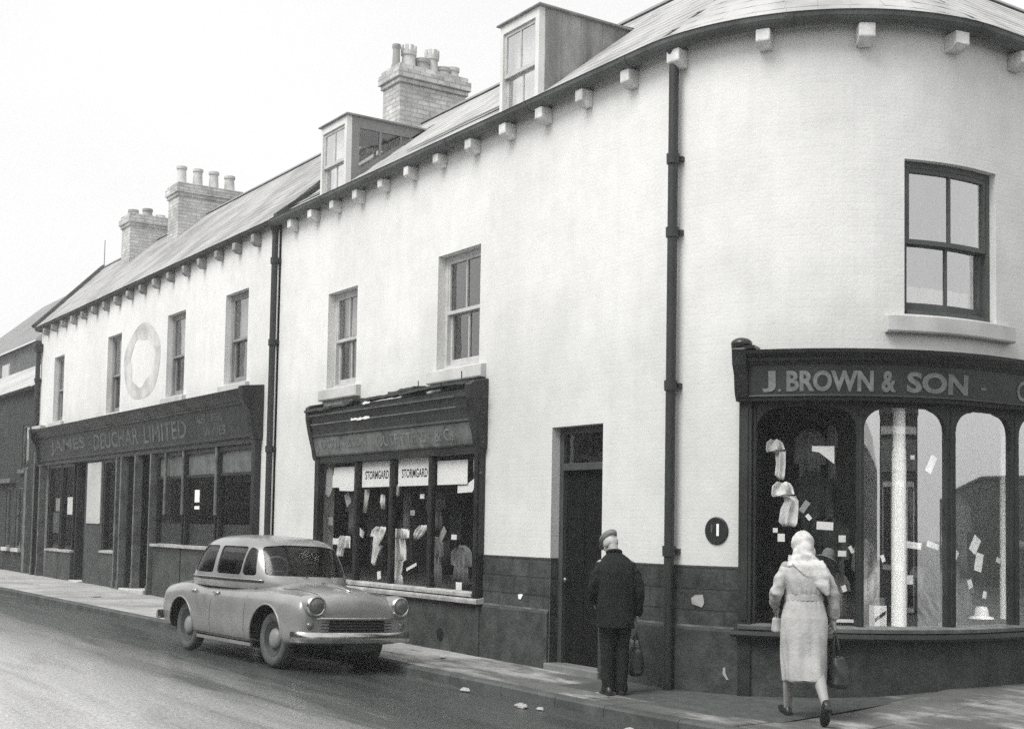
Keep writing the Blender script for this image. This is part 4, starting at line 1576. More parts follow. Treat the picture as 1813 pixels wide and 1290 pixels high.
    for (u0, u1) in ((-25.45, -23.95), (-23.85, -22.25), (-22.15, -20.55)):
        w = window(u0, u1, 1.15, top=True)
        q = MB(); q.fbox(u0 + .06, u1 - .06, 1.16, 1.55, -.07, -.06)
        link('frosted_pane', q, mat('etched_glass', .045, .4, .3, 6, spec=.5), w)
    for u in (-24.9, -23.9, -22.2, -20.48):
        q = MB(); q.tube([fm(u, 1.72, .05), fm(u, 2.95, .05)], .035, 10)
        link('colonnette', q, M_TRIM, o, smooth=True, auto=45)
    q = MB(); q.fbox(-25.5, -20.5, 1.09, 1.14, .0, .13)
    link('sill_board', q, M_SILLP, o)
    return o
pub_front()
q = MB(); q.fbox(-23.42, -23.18, 1.95, 2.18, -.02, -.012)
q2 = MB(); q2.fbox(-23.42, -23.18, 1.82, 1.88, -.02, -.012)
pc = tag(link('window_notice', q, M_CARD), 'small white notice in the middle bar window of the dark pub front', 'notice')
link('notice_strip', q2, M_CARD, pc)
downpipe(PB, -35.0, 4.08, 5.95, .06, M_PIPE, (5.2,), hopper=True)
q = MB(); q.fbox(-35.2, -34.3, 3.90, 3.98, 0, .14)
link('lead_flat', q, mat('pale_lead', .45, .7, .2, 5, stain=.2), PB)
# roof
SLp = .92
ALp = math.atan(SLp)
RID = 2.42
def surfP(u, t):
    return Vector((u, -.14 + t * cos(ALp), 6.60 + t * sin(ALp))), Vector((0, -sin(ALp), cos(ALp)))
TLp = (RID + .14) / cos(ALp)
zrp = 6.60 + TLp * sin(ALp)
def leftend(t):
    return -35.3 - 2.75 * t / TLp
rb = MB()
rb.add([(-35.3, -.14, 6.585), (PX1, -.14, 6.585), (PX1, RID, zrp - .015), (-38.05, RID, zrp - .015)])
rb.add([(-38.05, RID, zrp - .015), (PX1, RID, zrp - .015), (PX1, 4.95, 6.5), (-35.8, 4.95, 6.5)])
rb.add([(PX1, 0.0, 6.5), (PX1, RID, zrp - .02), (PX1, 4.8, 6.5)])
rb.add([(-35.3, -.13, 6.5), (-38.05, RID, zrp - .02), (-35.8, 4.9, 6.5)])
rp = link('roof', rb, M_SLATEB, PB)
slates(rp, M_SLATE2, surfP, int(TLp / SLATE_H), lambda r: (leftend(r * SLATE_H), PX1 - .02))
q = MB(); q.extr([(-.12, zrp - .06), (0, zrp + .05), (.12, zrp - .06)], -38.05, PX1, mp=lambda u, z, d: (u, RID + d, z))
link('ridge_tiles', q, M_RIDGE, rp)
V = []
for t in (0, .25, .5, .75, 1.0):
    p, n_ = surfP(leftend(t * TLp), t * TLp)
    V.append([p + Vector((-.14, 0, 0)), p + Vector((.16, 0, 0)), p + Vector((.16, 0, 0)) + n_ * .09, p + Vector((-.14, 0, 0)) + n_ * .09])
q = MB(); q.loft(V)
link('verge_coping', q, mat('dark_verge', .09, .8, .3, 4, stain=.3), rp)
chimney(PB, -33.75, -33.05, 1.60, 2.72, 7.6, 9.50, M_BRICK, [(1.78, .16, .13, M_POTD, 'plain'), (2.15, .24, .13, M_POTD, 'plain'), (2.5, .12, .12, M_POT, 'plain')])
chimney(PB, -30.20, -29.50, 1.62, 3.18, 7.6, 9.56, M_BRICK, [(1.80, .46, .12, M_POT, 'plain'), (2.20, .46, .12, M_POT, 'plain'), (2.60, .46, .12, M_POT, 'plain'), (3.0, .42, .13, M_POT, 'plain')])
q = MB(); q.tube([(-38.0, 2.4, zrp), (-38.0, 2.4, zrp + .8)], .013, 6)
tag(link('aerial', q, mat('aerial_tube', .25, .5, .1, 5)), 'thin aerial pole rising behind the left gable of the public house', 'aerial')

# ================================================================== neighbours further left
NB = thing('brick_shop', 'low dark brick building with pale roof at the left edge of the street', 'building', (-42, 1, 0))
wl = wall_mb(-52, -35.32, -.35, 5.08, [(-38.35, -37.75, .78, 2.45), (-37.2, -36.5, .78, 2.45), (-36.75, -36.0, 2.9, 4.1), (-40.6, -39.7, .1, 2.4), (-42.4, -41.3, .8, 2.4), (-41.5, -40.6, 2.95, 4.2)], depth=.12)
link('wall', wl, M_BRICK2, NB)
q = MB(); q.box(-52, -35.4, .4, .5, 0, 5); q.box(-52, -51.8, 0, 5, 0, 5); q.box(-52, -38, 5, 5.2, 0, 5); q.box(-35.5, -35.34, .02, .5, 0, 5)
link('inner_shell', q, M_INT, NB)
for (a, b, c, d) in ((-38.35, -37.75, .78, 2.45), (-37.2, -36.5, .78, 2.45), (-36.75, -36.0, 2.9, 4.1), (-42.4, -41.3, .8, 2.4), (-41.5, -40.6, 2.95, 4.2)):
    q = MB(); q.fbox(a, a + .06, c, d, -.10, -.03).fbox(b - .06, b, c, d, -.10, -.03).fbox(a + .06, b - .06, d - .06, d, -.10, -.03).fbox(a + .06, b - .06, c, c + .06, -.10, -.03)
    w = link('window', q, M_TRIM, NB)
    q = MB(); q.fbox(a + .06, b - .06, c + .06, d - .06, -.07, -.06)
    link('pane', q, G_UP, w)
    q = MB(); q.fbox(a + .08, b - .08, c + .08, d - .08, -.16, -.15)
    link('blind', q, M_FROST, w)
    q = MB(); q.fbox(a - .06, b + .06, c - .10, c, -.1, .09)
    link('sill', q, M_STONE if c < 1 else M_TRIM, w)
q = MB(); q.fbox(-40.6, -39.7, .1, 2.4, -.10, -.06)
link('door', q, M_DPAINT, NB)
q = MB(); q.fbox(-42.5, -37.3, 2.56, 2.68, 0, .16)
link('signboard_ledge', q, M_TRIM, NB)
q = MB(); q.fbox(-36.0, -35.75, 0.0, 2.9, 0, .09)
link('pilaster', q, M_TRIM, NB)
q = MB()
q.add([(-52, -.12, 5.06), (-35.34, -.12, 5.06), (-37.9, 2.4, 6.75), (-52, 2.4, 6.75)])
q.add([(-52, 2.4, 6.75), (-37.9, 2.4, 6.75), (-37.9, 5.2, 5.0), (-52, 5.2, 5.0)])
q.add([(-52, -.12, 5.04), (-35.34, -.12, 5.04), (-35.34, .06, 5.04), (-52, .06, 5.04)])
nr = link('roof', q, M_SLATEB, NB)
aln = math.atan(1.69 / 2.52)
slates(nr, mat('pale_slate', .46, .6, .2, 2, .1, 25, stain=.2), lambda u, t: (Vector((u, -.12 + t * cos(aln), 5.07 + t * sin(aln))), Vector((0, -sin(aln), cos(aln)))), 13, lambda r: (-52, -35.36 - 2.55 * r / 13.5))
gutter(NB, -52, -35.4, 5.06, .12, .05, M_GUT2)

FH = thing('gabled_house', 'distant grey gabled house rising behind the low dark building at the left edge', 'house', (-74, 12, 0))
q = MB()
X0, X1, Y0, Y1, E_, A_ = -80.0, -60.0, 6.0, 16.0, 9.6, 14.2
q.box(X0, X1, Y0, Y1, -.3, E_)
link('wall', q, M_BRICK3, FH)
q = MB()
q.add([(X0 - .3, Y0 - .3, E_ - .1), (X1 + .3, Y0 - .3, E_ - .1), (X1 - 3.2, (Y0 + Y1) / 2, A_), (X0, (Y0 + Y1) / 2, A_)])
q.add([(X1 + .3, Y0 - .3, E_ - .1), (X1 + .3, Y1 + .3, E_ - .1), (X1 - 3.2, (Y0 + Y1) / 2, A_)])
q.add([(X1 + .3, Y1 + .3, E_ - .1), (X0 - .3, Y1 + .3, E_ - .1), (X0, (Y0 + Y1) / 2, A_), (X1 - 3.2, (Y0 + Y1) / 2, A_)])
link('roof', q, mat('far_slate', .24, .7, .2, 1.2, .1, 12, stain=.2, brick=(.5, .3, .01, .15, .4)), FH)
for a in (-66.8, -71.2, -75.4):
    q = MB(); q.box(a, a + 1.5, Y0 - .06, Y0 + .02, 8.0, 9.0)
    w = link('window', q, M_WFRAME, FH)
    q = MB(); q.box(a + .1, a + 1.4, Y0 - .075, Y0 - .062, 8.1, 8.9)
    link('pane', q, mat('far_pane', .5, .3, .1, 2), w)
    q = MB(); q.box(a - .1, a + 1.6, Y0 - .15, Y0, 7.85, 7.99)
    link('sill', q, M_STONE, w)

# ================================================================== across the road and across the side street (seen only as reflections in the glass)
def terrace(name, label, x0, x1, yf, ztop, m, side=-1, face='S', shop=True):
    T = thing(name, label, 'building', ((x0 + x1) / 2, yf - 3, 0))
    q = MB(); q.box(x0, x1, yf - 6.5, yf, -.3, ztop)
    link('wall', q, m, T)
    q = MB()
    q.add([(x0, yf + .15, ztop), (x1, yf + .15, ztop), (x1, yf - 3.2, ztop + 2.0), (x0, yf - 3.2, ztop + 2.0)])
    q.add([(x0, yf - 6.6, ztop), (x0, yf - 3.2, ztop + 2.0), (x1, yf - 3.2, ztop + 2.0), (x1, yf - 6.6, ztop)])
    q.add([(x0, yf + .1, ztop), (x0, yf - 3.2, ztop + 2), (x0, yf - 6.6, ztop)])
    q.add([(x1, yf + .1, ztop), (x1, yf - 3.2, ztop + 2), (x1, yf - 6.6, ztop)])
    link('roof', q, M_SLATE2, T)
    n = max(2, int((x1 - x0) / 2.6))
    for k in range(n):
        xc = x0 + (x1 - x0) * (k + .5) / n
        for z0, z1 in ((3.4, 4.8), (.9, 2.4)):
            if z1 > ztop - .2:
                continue
            q = MB(); q.box(xc - .5, xc + .5, yf, yf + .03, z0, z1)
            w = link('window', q, M_TRIM, T)
            q = MB(); q.box(xc - .43, xc + .43, yf + .031, yf + .036, z0 + .07, z1 - .07)
            link('pane', q, M_INT, w)
            q = MB(); q.box(xc - .6, xc + .6, yf, yf + .1, z0 - .15, z0 - .01)
            link('sill', q, M_TRIM, w)
    q = MB(); q.box(x0 + 1, x0 + 2.2, yf - 3.7, yf - 2.9, ztop + 1, ztop + 3.0)
    link('chimney', q, m, T)
    return T
terrace('terraced_house', 'dark brick terrace across the road behind the photographer, mirrored in shop glass', -110, -24, -12.6, 5.3, M_BRICK2)
terrace('terraced_house', 'soot grey brick terrace across the road, facing the middle shop', -23.6, -8, -12.6, 5.2, M_BRICK3)
terrace('terraced_house', 'long dark brick row across the road, nearest the side street', -7.6, 60, -12.6, 5.4, M_BRICK2)
SB = thing('corner_shop', 'one-storey shop across the side street, mirrored in the curved glass', 'building', (9, 1, 0))
q = MB(); q.box(5.0, 14, -1.2, 4.0, -.3, 3.9)
q.box(4.9, 14.1, -1.3, 4.1, 3.9, 4.05)
link('wall', q, M_BRICK2, SB)
q = MB(); q.box(6.2, 7.4, .3, 1.0, 4.05, 5.3); q.box(6.1, 7.5, .2, 1.1, 5.1, 5.2)
link('chimney', q, M_BRICK2, SB)
for (y0, y1, z0, z1) in ((-.8, .4, .9, 2.6), (.9, 2.1, .9, 2.6), (2.5, 3.5, .1, 2.6)):
    q = MB(); q.box(4.93, 5.0, y0, y1, z0, z1)
    w = link('window', q, M_WFRAME, SB)
    q = MB(); q.box(4.92, 4.929, y0 + .1, y1 - .1, z0 + .1, z1 - .1)
    link('pane', q, M_INT, w)
q = MB(); q.box(4.90, 4.99, -1.0, 3.8, 2.8, 3.4)
link('signboard', q, M_FASC, SB)
q = MB(); q.box(4.92, 4.98, -1.0, 3.8, 3.5, 3.65)
link('cornice', q, M_STONE, SB)
q = MB(); q.box(-12, 44, 25, 25.4, -.3, 3.25); q.box(-12.05, 44.05, 24.95, 25.45, 3.25, 3.35)
tag(link('yard_wall', q, M_BRICK2), 'long plain brick yard wall closing the far end of the side street', 'wall')

# ================================================================== parked saloon car
def car():
    M_BODY = mat('grey_car_enamel', .25, .30, .08, 3, 0, spec=.5, stain=.28, sscale=1.3, coat=.7, rvar=.05)
    M_CHROME = mat('dull_chrome', .62, .22, .1, 8, metal=1.0, stain=.2, sscale=6)
    M_TYRE = mat('dusty_tyre', .095, .85, .25, 10, .1, 40)
    M_HUB = mat('painted_wheel', .30, .4, .1, 8, stain=.2)
    M_RIM = mat('dark_wheel_paint', .06, .4, .2, 8, stain=.2)
    M_RUB = mat('black_rubber', .012, .7, .2, 8)
    M_SEAT = mat('leather_seat', .06, .6, .2, 6)
    SC = 0.955
    root = thing('parked_car', 'pale grey rounded saloon car parked facing right at the kerb', 'car')
    head = rad(4.6)
    root.location = (-16.02, -2.14, -0.032)
    root.rotation_euler = (rad(-2.0), 0, head)
    root.scale = (SC, SC, SC)
    ORG[root] = Vector((0, 0, 0))
    # x: rear axle at 0, front axle at 2.36; y to the car's left
    ST = [(-.865, .30, .44, .56, .58, .60), (-.85, .54, .38, .68, .69, .73), (-.80, .66, .33, .77, .79, .84), (-.69, .73, .29, .83, .845, .905), (-.52, .752, .27, .850, .86, .935),
          (-.25, .790, .245, .885, .885, .955), (.0, .803, .24, .893, .89, .962), (.25, .795, .235, .880, .885, .965), (.45, .772, .23, .862, .885, .965),
          (.8, .772, .22, .868, .895, .965), (1.2, .775, .22, .872, .895, .968), (1.6, .782, .22, .880, .90, .985), (1.9, .788, .225, .885, .89, 1.0),
          (2.2, .792, .235, .885, .875, .99), (2.5, .792, .25, .886, .870, .968), (2.78, .788, .27, .876, .850, .940), (2.99, .772, .29, .852, .825, .905), (3.085, .755, .32, .81, .785, .858), (3.13, .70, .36, .72, .70, .755), (3.137, .56, .42, .61, .59, .62)]
    rings = []
    for (x, w, zs, zb, zv, zc) in ST:
        hgt = zb - zs
        half = [(w * .90, zs), (w * .965, zs + .05), (w * .992, zs + .22 * hgt), (w, zs + .5 * hgt), (w * .99, zs + .74 * hgt), (w * .955, zb - .06), (w * .89, zb - .006), (w * .80, zb), (w * .70, zv + .012), (w * .58, (zv + zc) / 2), (w * .38, zc - .018), (w * .18, zc - .003)]
        ring = [Vector((x, -y, z)) for y, z in half] + [Vector((x, 0, zc))] + [Vector((x, y, z)) for y, z in reversed(half)]
        rings.append(ring)
    b = MB()
    b.loft(rings)
    me = b.build_mesh('body', True)
    o = bpy.data.objects.new('body', me)
    COL.objects.link(o)
    sub = o.modifiers.new('s', 'SUBSURF')
    sub.levels = sub.render_levels = 2
    bake(o)
    # wheel arches cut out of the shell
    for xa, r in ((0.0, .365), (2.36, .395)):
        for sgn in (-1, 1):
            c = MB()
            c.lathe([(0, .50), (r, .50), (r + .01, 1.2), (0, 1.2)], (xa, 0, .335), 'Y', n=40, M=Matrix.Scale(sgn, 4, (0, 1, 0)))
            co = bpy.data.objects.new('cut', c.build_mesh('cut', True))
            COL.objects.link(co)
            bo = o.modifiers.new('b', 'BOOLEAN')
            bo.object = co
            bo.operation = 'DIFFERENCE'
            bo.solver = 'EXACT'
            bpy.context.view_layer.update()
            bake(o)
            bpy.data.objects.remove(co)
    me = o.data
    me.materials.clear()
    me.materials.append(M_BODY)
    me.materials.append(M_RUB)
    for p in me.polygons:
        c = p.center
        p.use_smooth = True
        p.material_index = 0
        if c.z > .93 and abs(c.y) < .60 and -.14 < c.x < 1.95 and p.normal.z > .5:
            p.material_index = 1
        for xa, r in ((0.0, .365), (2.36, .395)):
            if math.hypot(c.x - xa, c.z - .335) < r + .004 and .49 < abs(c.y) < .76:
                if abs(p.normal.y) > .9 and abs(c.y) < .52 or abs(p.normal.y) < .3:
                    p.material_index = 1
    me.set_sharp_from_angle(angle=rad(38))
    o.parent = root
    ORG[o] = Vector((0, 0, 0))
    body = o
    bm = bmesh.new(); bm.from_mesh(me)
    tree = BVHTree.FromBMesh(bm)
    def side(x, z, sgn=-1, off=.002):
        h = tree.ray_cast(Vector((x, sgn * 2, z)), Vector((0, -sgn, 0)))
        return h[0] + Vector((0, sgn * off, 0)) if h[0] else Vector((x, sgn * .78, z))
    def above(x, y, off=.002):
        h = tree.ray_cast(Vector((x, y, 3)), Vector((0, 0, -1)))
        return h[0] + Vector((0, 0, off))
    def front(y, z, off=.0):
        h = tree.ray_cast(Vector((6, y, z)), Vector((-1, 0, 0)))
        return h[0] + Vector((off, 0, 0)) if h[0] else Vector((2.95, y, z))
    # cabin
    LV = [(.80, 2.24, -.45, .755, 2.7), (.95, 2.16, -.33, .75, 2.9), (1.03, 2.10, -.27, .742, 3.1), (1.15, 2.01, -.18, .722, 3.3), (1.28, 1.91, -.07, .692, 3.4), (1.40, 1.80, .06, .650, 3.4), (1.465, 1.71, .17, .605, 3.2), (1.51, 1.56, .32, .53, 2.9), (1.54, 1.30, .55, .37, 2.4), (1.552, 1.05, .78, .14, 2.0)]
    def ring(lv, inset=0.0, n=56):
        z, xf, xr, hw, ex = lv
        cx, rx = (xf + xr) / 2, (xf - xr) / 2 - inset
        hw = hw - inset
        out = []
        for k in range(n):
            a = 2 * pi * k / n
            c_, s_ = cos(a), sin(a)
            out.append(Vector((cx + rx * math.copysign(abs(c_) ** (2 / ex), c_), hw * math.copysign(abs(s_) ** (2 / ex), s_), z - inset * (.6 if z > 1.4 else 0))))
        return out
    def shell(inset):
        q = MB()
        q.loft([ring(l, inset) for l in LV])
        m_ = q.build_mesh('shell', True)
        ob = bpy.data.objects.new('shell', m_)
        COL.objects.link(ob)
        s_ = ob.modifiers.new('s', 'SUBSURF'); s_.levels = s_.render_levels = 1
        bake(ob)
        return ob
    outer, inner = shell(0), shell(.024)
    def boolean(ob, other, op):
        bo = ob.modifiers.new('b', 'BOOLEAN'); bo.object = other; bo.operation = op; bo.solver = 'EXACT'
        bpy.context.view_layer.update()
        bake(ob)
    def prism(poly, axis, a, b_):
        """poly in the two other axes, rounded corners"""
        n = len(poly)
        P = []
        for i in range(n):
            p0, p1, p2 = Vector(poly[i - 1]), Vector(poly[i]), Vector(poly[(i + 1) % n])
            r = .05
            e0, e1 = (p0 - p1).normalized() * r, (p2 - p1).normalized() * r
            for t in (0, .33, .67, 1):
                P.append((p1 + e0) * (1 - t) ** 2 + p1 * 2 * t * (1 - t) + (p1 + e1) * t * t)
        q = MB()
        if axis == 'Y':
            q.loft([[Vector((p.x, a, p.y)) for p in P], [Vector((p.x, b_, p.y)) for p in P]])
        else:
            q.loft([[Vector((a, p.x, p.y)) for p in P], [Vector((b_, p.x, p.y)) for p in P]])
        ob = bpy.data.objects.new('prism', q.build_mesh('prism', True))
        COL.objects.link(ob)
        return ob
    cuts = {'rear_side_window': [(.12, 1.045), (.80, 1.045), (.80, 1.395), (.38, 1.395), (.23, 1.31)],
            'front_side_window': [(.89, 1.045), (1.50, 1.045), (1.50, 1.395), (.89, 1.395)],
            'quarter_light': [(1.525, 1.045), (1.78, 1.045), (1.66, 1.36), (1.525, 1.395)]}
    wind = [(-.57, 1.055), (.57, 1.055), (.51, 1.40), (.25, 1.43), (-.25, 1.43), (-.51, 1.40)]
    rearw = [(-.50, 1.08), (.50, 1.08), (.44, 1.37), (-.44, 1.37)]
    tools = [(k, prism(v, 'Y', -1.2, -.25)) for k, v in cuts.items()] + [(k, prism(v, 'Y', .25, 1.2)) for k, v in cuts.items()]
    tools += [('windscreen', prism(wind, 'X', 1.45, 2.7)), ('rear_window', prism(rearw, 'X', -1.2, .24))]
    glass = shell(.012)
    boolean(outer, inner, 'DIFFERENCE')
    for nm, t in tools:
        boolean(outer, t, 'DIFFERENCE')
    for nm, t in tools:
        g = bpy.data.objects.new(nm, glass.data.copy())
        COL.objects.link(g)
        boolean(g, t, 'INTERSECT')
        # keep only the outer skin of the cut piece
        bm2 = bmesh.new(); bm2.from_mesh(g.data)
        kill = []
        for f in bm2.faces:
            c = f.calc_center_median()
            nrm = f.normal
            if nm in cuts:
                if abs(nrm.y) < .5 or abs(c.y) < .3:
                    kill.append(f)
            elif nm == 'windscreen':
                if nrm.x < .3 or c.x < 1.5:
                    kill.append(f)
            elif nrm.x > -.3 or c.x > .22:
                kill.append(f)
        bmesh.ops.delete(bm2, geom=kill, context='FACES')
        bm2.to_mesh(g.data); bm2.free()
        g.data.materials.clear()
        g.data.materials.append(G_CARG)
        g.data.polygons.foreach_set('use_smooth', [True] * len(g.data.polygons))
        g.parent = root
        g.data.name = nm
    for nm, t in tools:
        bpy.data.objects.remove(t)
    bpy.data.objects.remove(inner)
    bpy.data.objects.remove(glass)
    outer.name = 'roof'
    outer.data.name = 'roof'
    outer.data.materials.clear()
    outer.data.materials.append(M_BODY)
    outer.data.polygons.foreach_set('use_smooth', [True] * len(outer.data.polygons))
    outer.data.set_sharp_from_angle(angle=rad(40))
    outer.parent = root
    def part(nm, q, m, parent=root, **k):
        ORG.setdefault(parent, Vector((0, 0, 0)))
        return link(nm, q, m, parent, **k)
    # wheels
    def wheel(x, y):
        sg = -1 if y < 0 else 1
        Mx = Matrix.Scale(sg, 4, (0, 1, 0))
        t = MB(); t.lathe([(.205, -.055), (.235, -.072), (.28, -.078), (.308, -.066), (.322, -.045), (.326, 0), (.322, .045), (.308, .066), (.28, .078), (.235, .072), (.205, .055)], (x, y, .326), 'Y', n=44, M=Mx)
        w = part('wheel', t, M_TYRE, smooth=True, auto=50)
        for k in range(4):
            pass
        r = MB(); r.lathe([(0, .02), (.14, .022), (.165, .040), (.19, .048), (.208, .062), (.212, .056), (.19, -.02), (0, -.02)], (x, y, .326), 'Y', n=36, M=Mx)
        part('rim', r, M_RIM, w, smooth=True, auto=35)
        h = MB(); h.lathe([(0, .078), (.05, .074), (.09, .062), (.118, .042), (.122, .022)], (x, y, .326), 'Y', n=32, M=Mx)
        part('hubcap', h, M_HUB, w, smooth=True)
    for x in (0, 2.36):
        for y in (-.61, .61):
            wheel(x, y)
    # arch lips
    for xa, r in ((0.0, .367), (2.36, .397)):
        for sg in (-1, 1):
            pts = []
            for k in range(25):
                a = rad(-14 + 208 * k / 24)
                x, z = xa + r * cos(a), .335 + r * sin(a)
                h = tree.ray_cast(Vector((xa + (r + .012) * cos(a), sg * 2, .335 + (r + .012) * sin(a))), Vector((0, -sg, 0)))
                if h[0] is None:
                    continue
                pts.append((x, h[0].y + sg * .002, z))
            q = MB(); q.tube(pts, .012, 8)
            part('wheel_arch', q, M_BODY, body, smooth=True)
    # underside and floor
    q = MB(); q.box(-.72, 2.8, -.50, .50, .22, .30); q.box(.42, 1.92, -.70, .70, .20, .25)
    part('chassis', q, M_RUB)
    q = MB(); q.tube([(-.82, .3, .26), (2.0, .3, .24)], .025, 8)
    part('exhaust_pipe', q, M_RUB)
    # sill strip under the doors
    for sg in (-1, 1):
        q = MB(); q.box(.42, 1.92, sg * .70 - .03, sg * .70 + .03, .205, .245)
        part('running_strip', q, M_BODY)
    # bonnet edge, door shuts and mouldings drawn onto the shell
    def groove(pts, r=.004, m=M_RUB, nm='door_shut'):
        q = MB(); q.tube(pts, r, 6)
        return part(nm, q, m, body)
    for sg in (-1, 1):
        groove([side(1.80, z, sg, -.001) for z in (.93, .88, .8, .7, .6, .5, .4, .3)])
        groove([side(.84, z, sg, -.001) for z in (.93, .88, .8, .7, .6, .5, .4, .3)])
        groove([side(x, .285, sg, -.001) for x in (.42, .84, 1.2, 1.5, 1.80)])
        groove([side(x, z, sg, -.001) for x, z in ((-.30, .93), (-.27, .86), (-.22, .80))])
        groove([above(x, sg * y, .001) for x, y in ((2.24, .50), (2.3, .495), (2.4, .48), (2.5, .455), (2.78, .43), (2.92, .42))], nm='bonnet_edge')
        # bright waist strip under the windows and side flash
        rg = [p for p in ring((.992, 2.13, -.30, .746, 3.0), -.006, 90) if p.y * sg > .35 and p.x < 1.92]
        rg.sort(key=lambda p: p.x)
        q = MB(); q.tube(rg, .008, 6)
        part('waist_strip', q, M_CHROME, body, smooth=True)
        q = MB(); q.tube([p + Vector((0, 0, -.022)) for p in rg], .005, 6)  # thin black line just below the bright strip
        part('waist_dark_line', q, M_RUB, body, smooth=True)
        for xh in (.96, .34):
            p = side(xh, .80, sg, .02)
            q = MB(); q.tube([p + Vector((-.08, -sg * .015, 0)), p + Vector((-.06, sg * .012, 0)), p + Vector((.06, sg * .012, 0)), p + Vector((.08, -sg * .015, 0))], .011, 8)
            part('door_handle', q, M_CHROME, body, smooth=True)
        p = side(-.12, .80, sg, .02)
    # windscreen divider, wipers, mirror
    q = MB(); q.tube([(2.115, -.10, 1.04), (2.06, -.22, 1.11), (2.01, -.36, 1.165)], .006, 6); q.tube([(2.115, .22, 1.04), (2.06, .10, 1.11), (2.015, -.04, 1.165)], .006, 6)
    part('wiper', q, M_RUB)
    # bonnet strip and badge
    q = MB(); q.tube([above(x, 0, .008) for x in (2.27, 2.35, 2.45, 2.6, 2.82, 2.95)], [.006, .009, .011, .012, .012, .008], 8)
    part('bonnet_strip', q, M_CHROME, body, smooth=True)
    # grille
    q = MB(); V = []
    for y in np.linspace(-.66, .66, 15):
        x = 3.150 - .13 * abs(y) ** 2.0 - .08 * max(0, abs(y) - .54) / .12
        e = abs(y) / .66
        zt, zb_ = .615 - .04 * e ** 4, .40 + .02 * e ** 4
        V.append([Vector((x - .05, y, zb_)), Vector((x + .004, y, zb_)), Vector((x + .004, y, zt)), Vector((x - .05, y, zt))])
    q.loft(V)
    gr = part('grille', q, M_RUB)
    for z, rr, nm in ((.612, .017, 'grille_bar'), (.565, .007, 'grille_bar'), (.53, .007, 'grille_bar'), (.495, .007, 'grille_bar'), (.46, .007, 'grille_bar'), (.425, .007, 'grille_bar')):
        q = MB(); q.tube([(3.160 - .13 * abs(y) ** 2.0 - .08 * max(0, abs(y) - .54) / .12 + (.004 if rr > .01 else 0), y, z) for y in np.linspace(-.60 if rr > .01 else -.63, .60 if rr > .01 else .63, 17)], rr, 8)
        part(nm, q, M_CHROME if rr > .01 else M_RIM, gr, smooth=True)
    # lamps
    G_L = mat('lamp_lens', .12, .08, .2, 30, spec=.9)
    for sg in (-1, 1):
        y = sg * .575
        q = MB(); q.lathe([(.124, -.16), (.130, -.05), (.127, .03), (.118, .065), (.108, .07)], (3.10, y, .755), 'X', n=28)
        part('headlamp_pod', q, M_BODY, smooth=True)
        q = MB(); q.lathe([(.120, .055), (.116, .085), (.099, .092), (.090, .08)], (3.10, y, .755), 'X', n=28)
        h = part('headlight', q, M_CHROME, smooth=True)
        q = MB(); q.lathe([(0, .108), (.045, .104), (.078, .094), (.094, .08)], (3.10, y, .755), 'X', n=24)
        part('lens', q, G_L, h, smooth=True)
        p = front(sg * .62, .53, -.015)
        q = MB(); q.lathe([(.044, 0), (.046, .02), (.03, .035), (0, .04)], p, 'X', n=16)
        part('side_lamp', q, G_L, smooth=True)
        q = MB(); q.lathe([(.05, 0), (.045, -.03), (0, -.05)], (-.80, sg * .60, .62), 'X', n=16)
        part('tail_lamp', q, mat('red_lamp', .08, .2, .1, 8), smooth=True)
    # bumpers
    def bumper(xc, sgn, z):
        V = []
        for y in np.linspace(-.80, .80, 25):
            x = xc - sgn * (.14 * abs(y / .8) ** 2.4 + (.10 * max(0, abs(y) - .72) / .08))
            t = sgn
            V.append([Vector((x + t * px, y, z + pz)) for px, pz in ((-.02, -.055), (.006, -.06), (.024, -.035), (.032, 0), (.024, .035), (.006, .06), (-.02, .055))][:: (1 if sgn > 0 else -1)])
        q = MB(); q.loft(V)
        bmp = part('bumper', q, M_CHROME, smooth=True, auto=50)
        return bmp
    bumper(3.25, 1, .40)
    bumper(-.93, -1, .42)
    for sg in (-1, 1):
        q = MB(); q.tube([(2.8, sg * .4, .34), (3.22, sg * .4, .40)], .02, 6)
        part('bumper_iron', q, M_RUB)
    q = MB(); q.box(3.24, 3.25, -.24, .24, .24, .34)
    part('number_plate', q, mat('plate_black', .02, .5, .1, 5))
    # seats, wheel
    for x, w in ((1.10, 1), (.16, 1)):
        q = MB(); q.box(x - .10, x + .06, -.55, .55, .80, 1.20)
        part('seat', q, M_SEAT, bevel=.05)
    q = MB()
    Mw = Matrix.Translation((1.62, -.33, 1.10)) @ Matrix.Rotation(rad(-62), 4, 'Y')
    q.tube([Mw @ Vector((.205 * cos(2 * pi * k / 28), .205 * sin(2 * pi * k / 28), 0)) for k in range(28)], .013, 8, closed=True)
    for a in (90, 210, 330):
        q.tube([Mw @ Vector((0, 0, 0)), Mw @ Vector((.2 * cos(rad(a)), .2 * sin(rad(a)), 0))], .010, 6)
    part('steering_wheel', q, mat('cream_bakelite', .62, .3, .05, 8), smooth=True)
    q = MB(); q.box(1.72, 1.88, -.52, .52, .93, 1.02)
    part('dashboard', q, M_SEAT, bevel=.03)
    bm.free()
    return root
car()

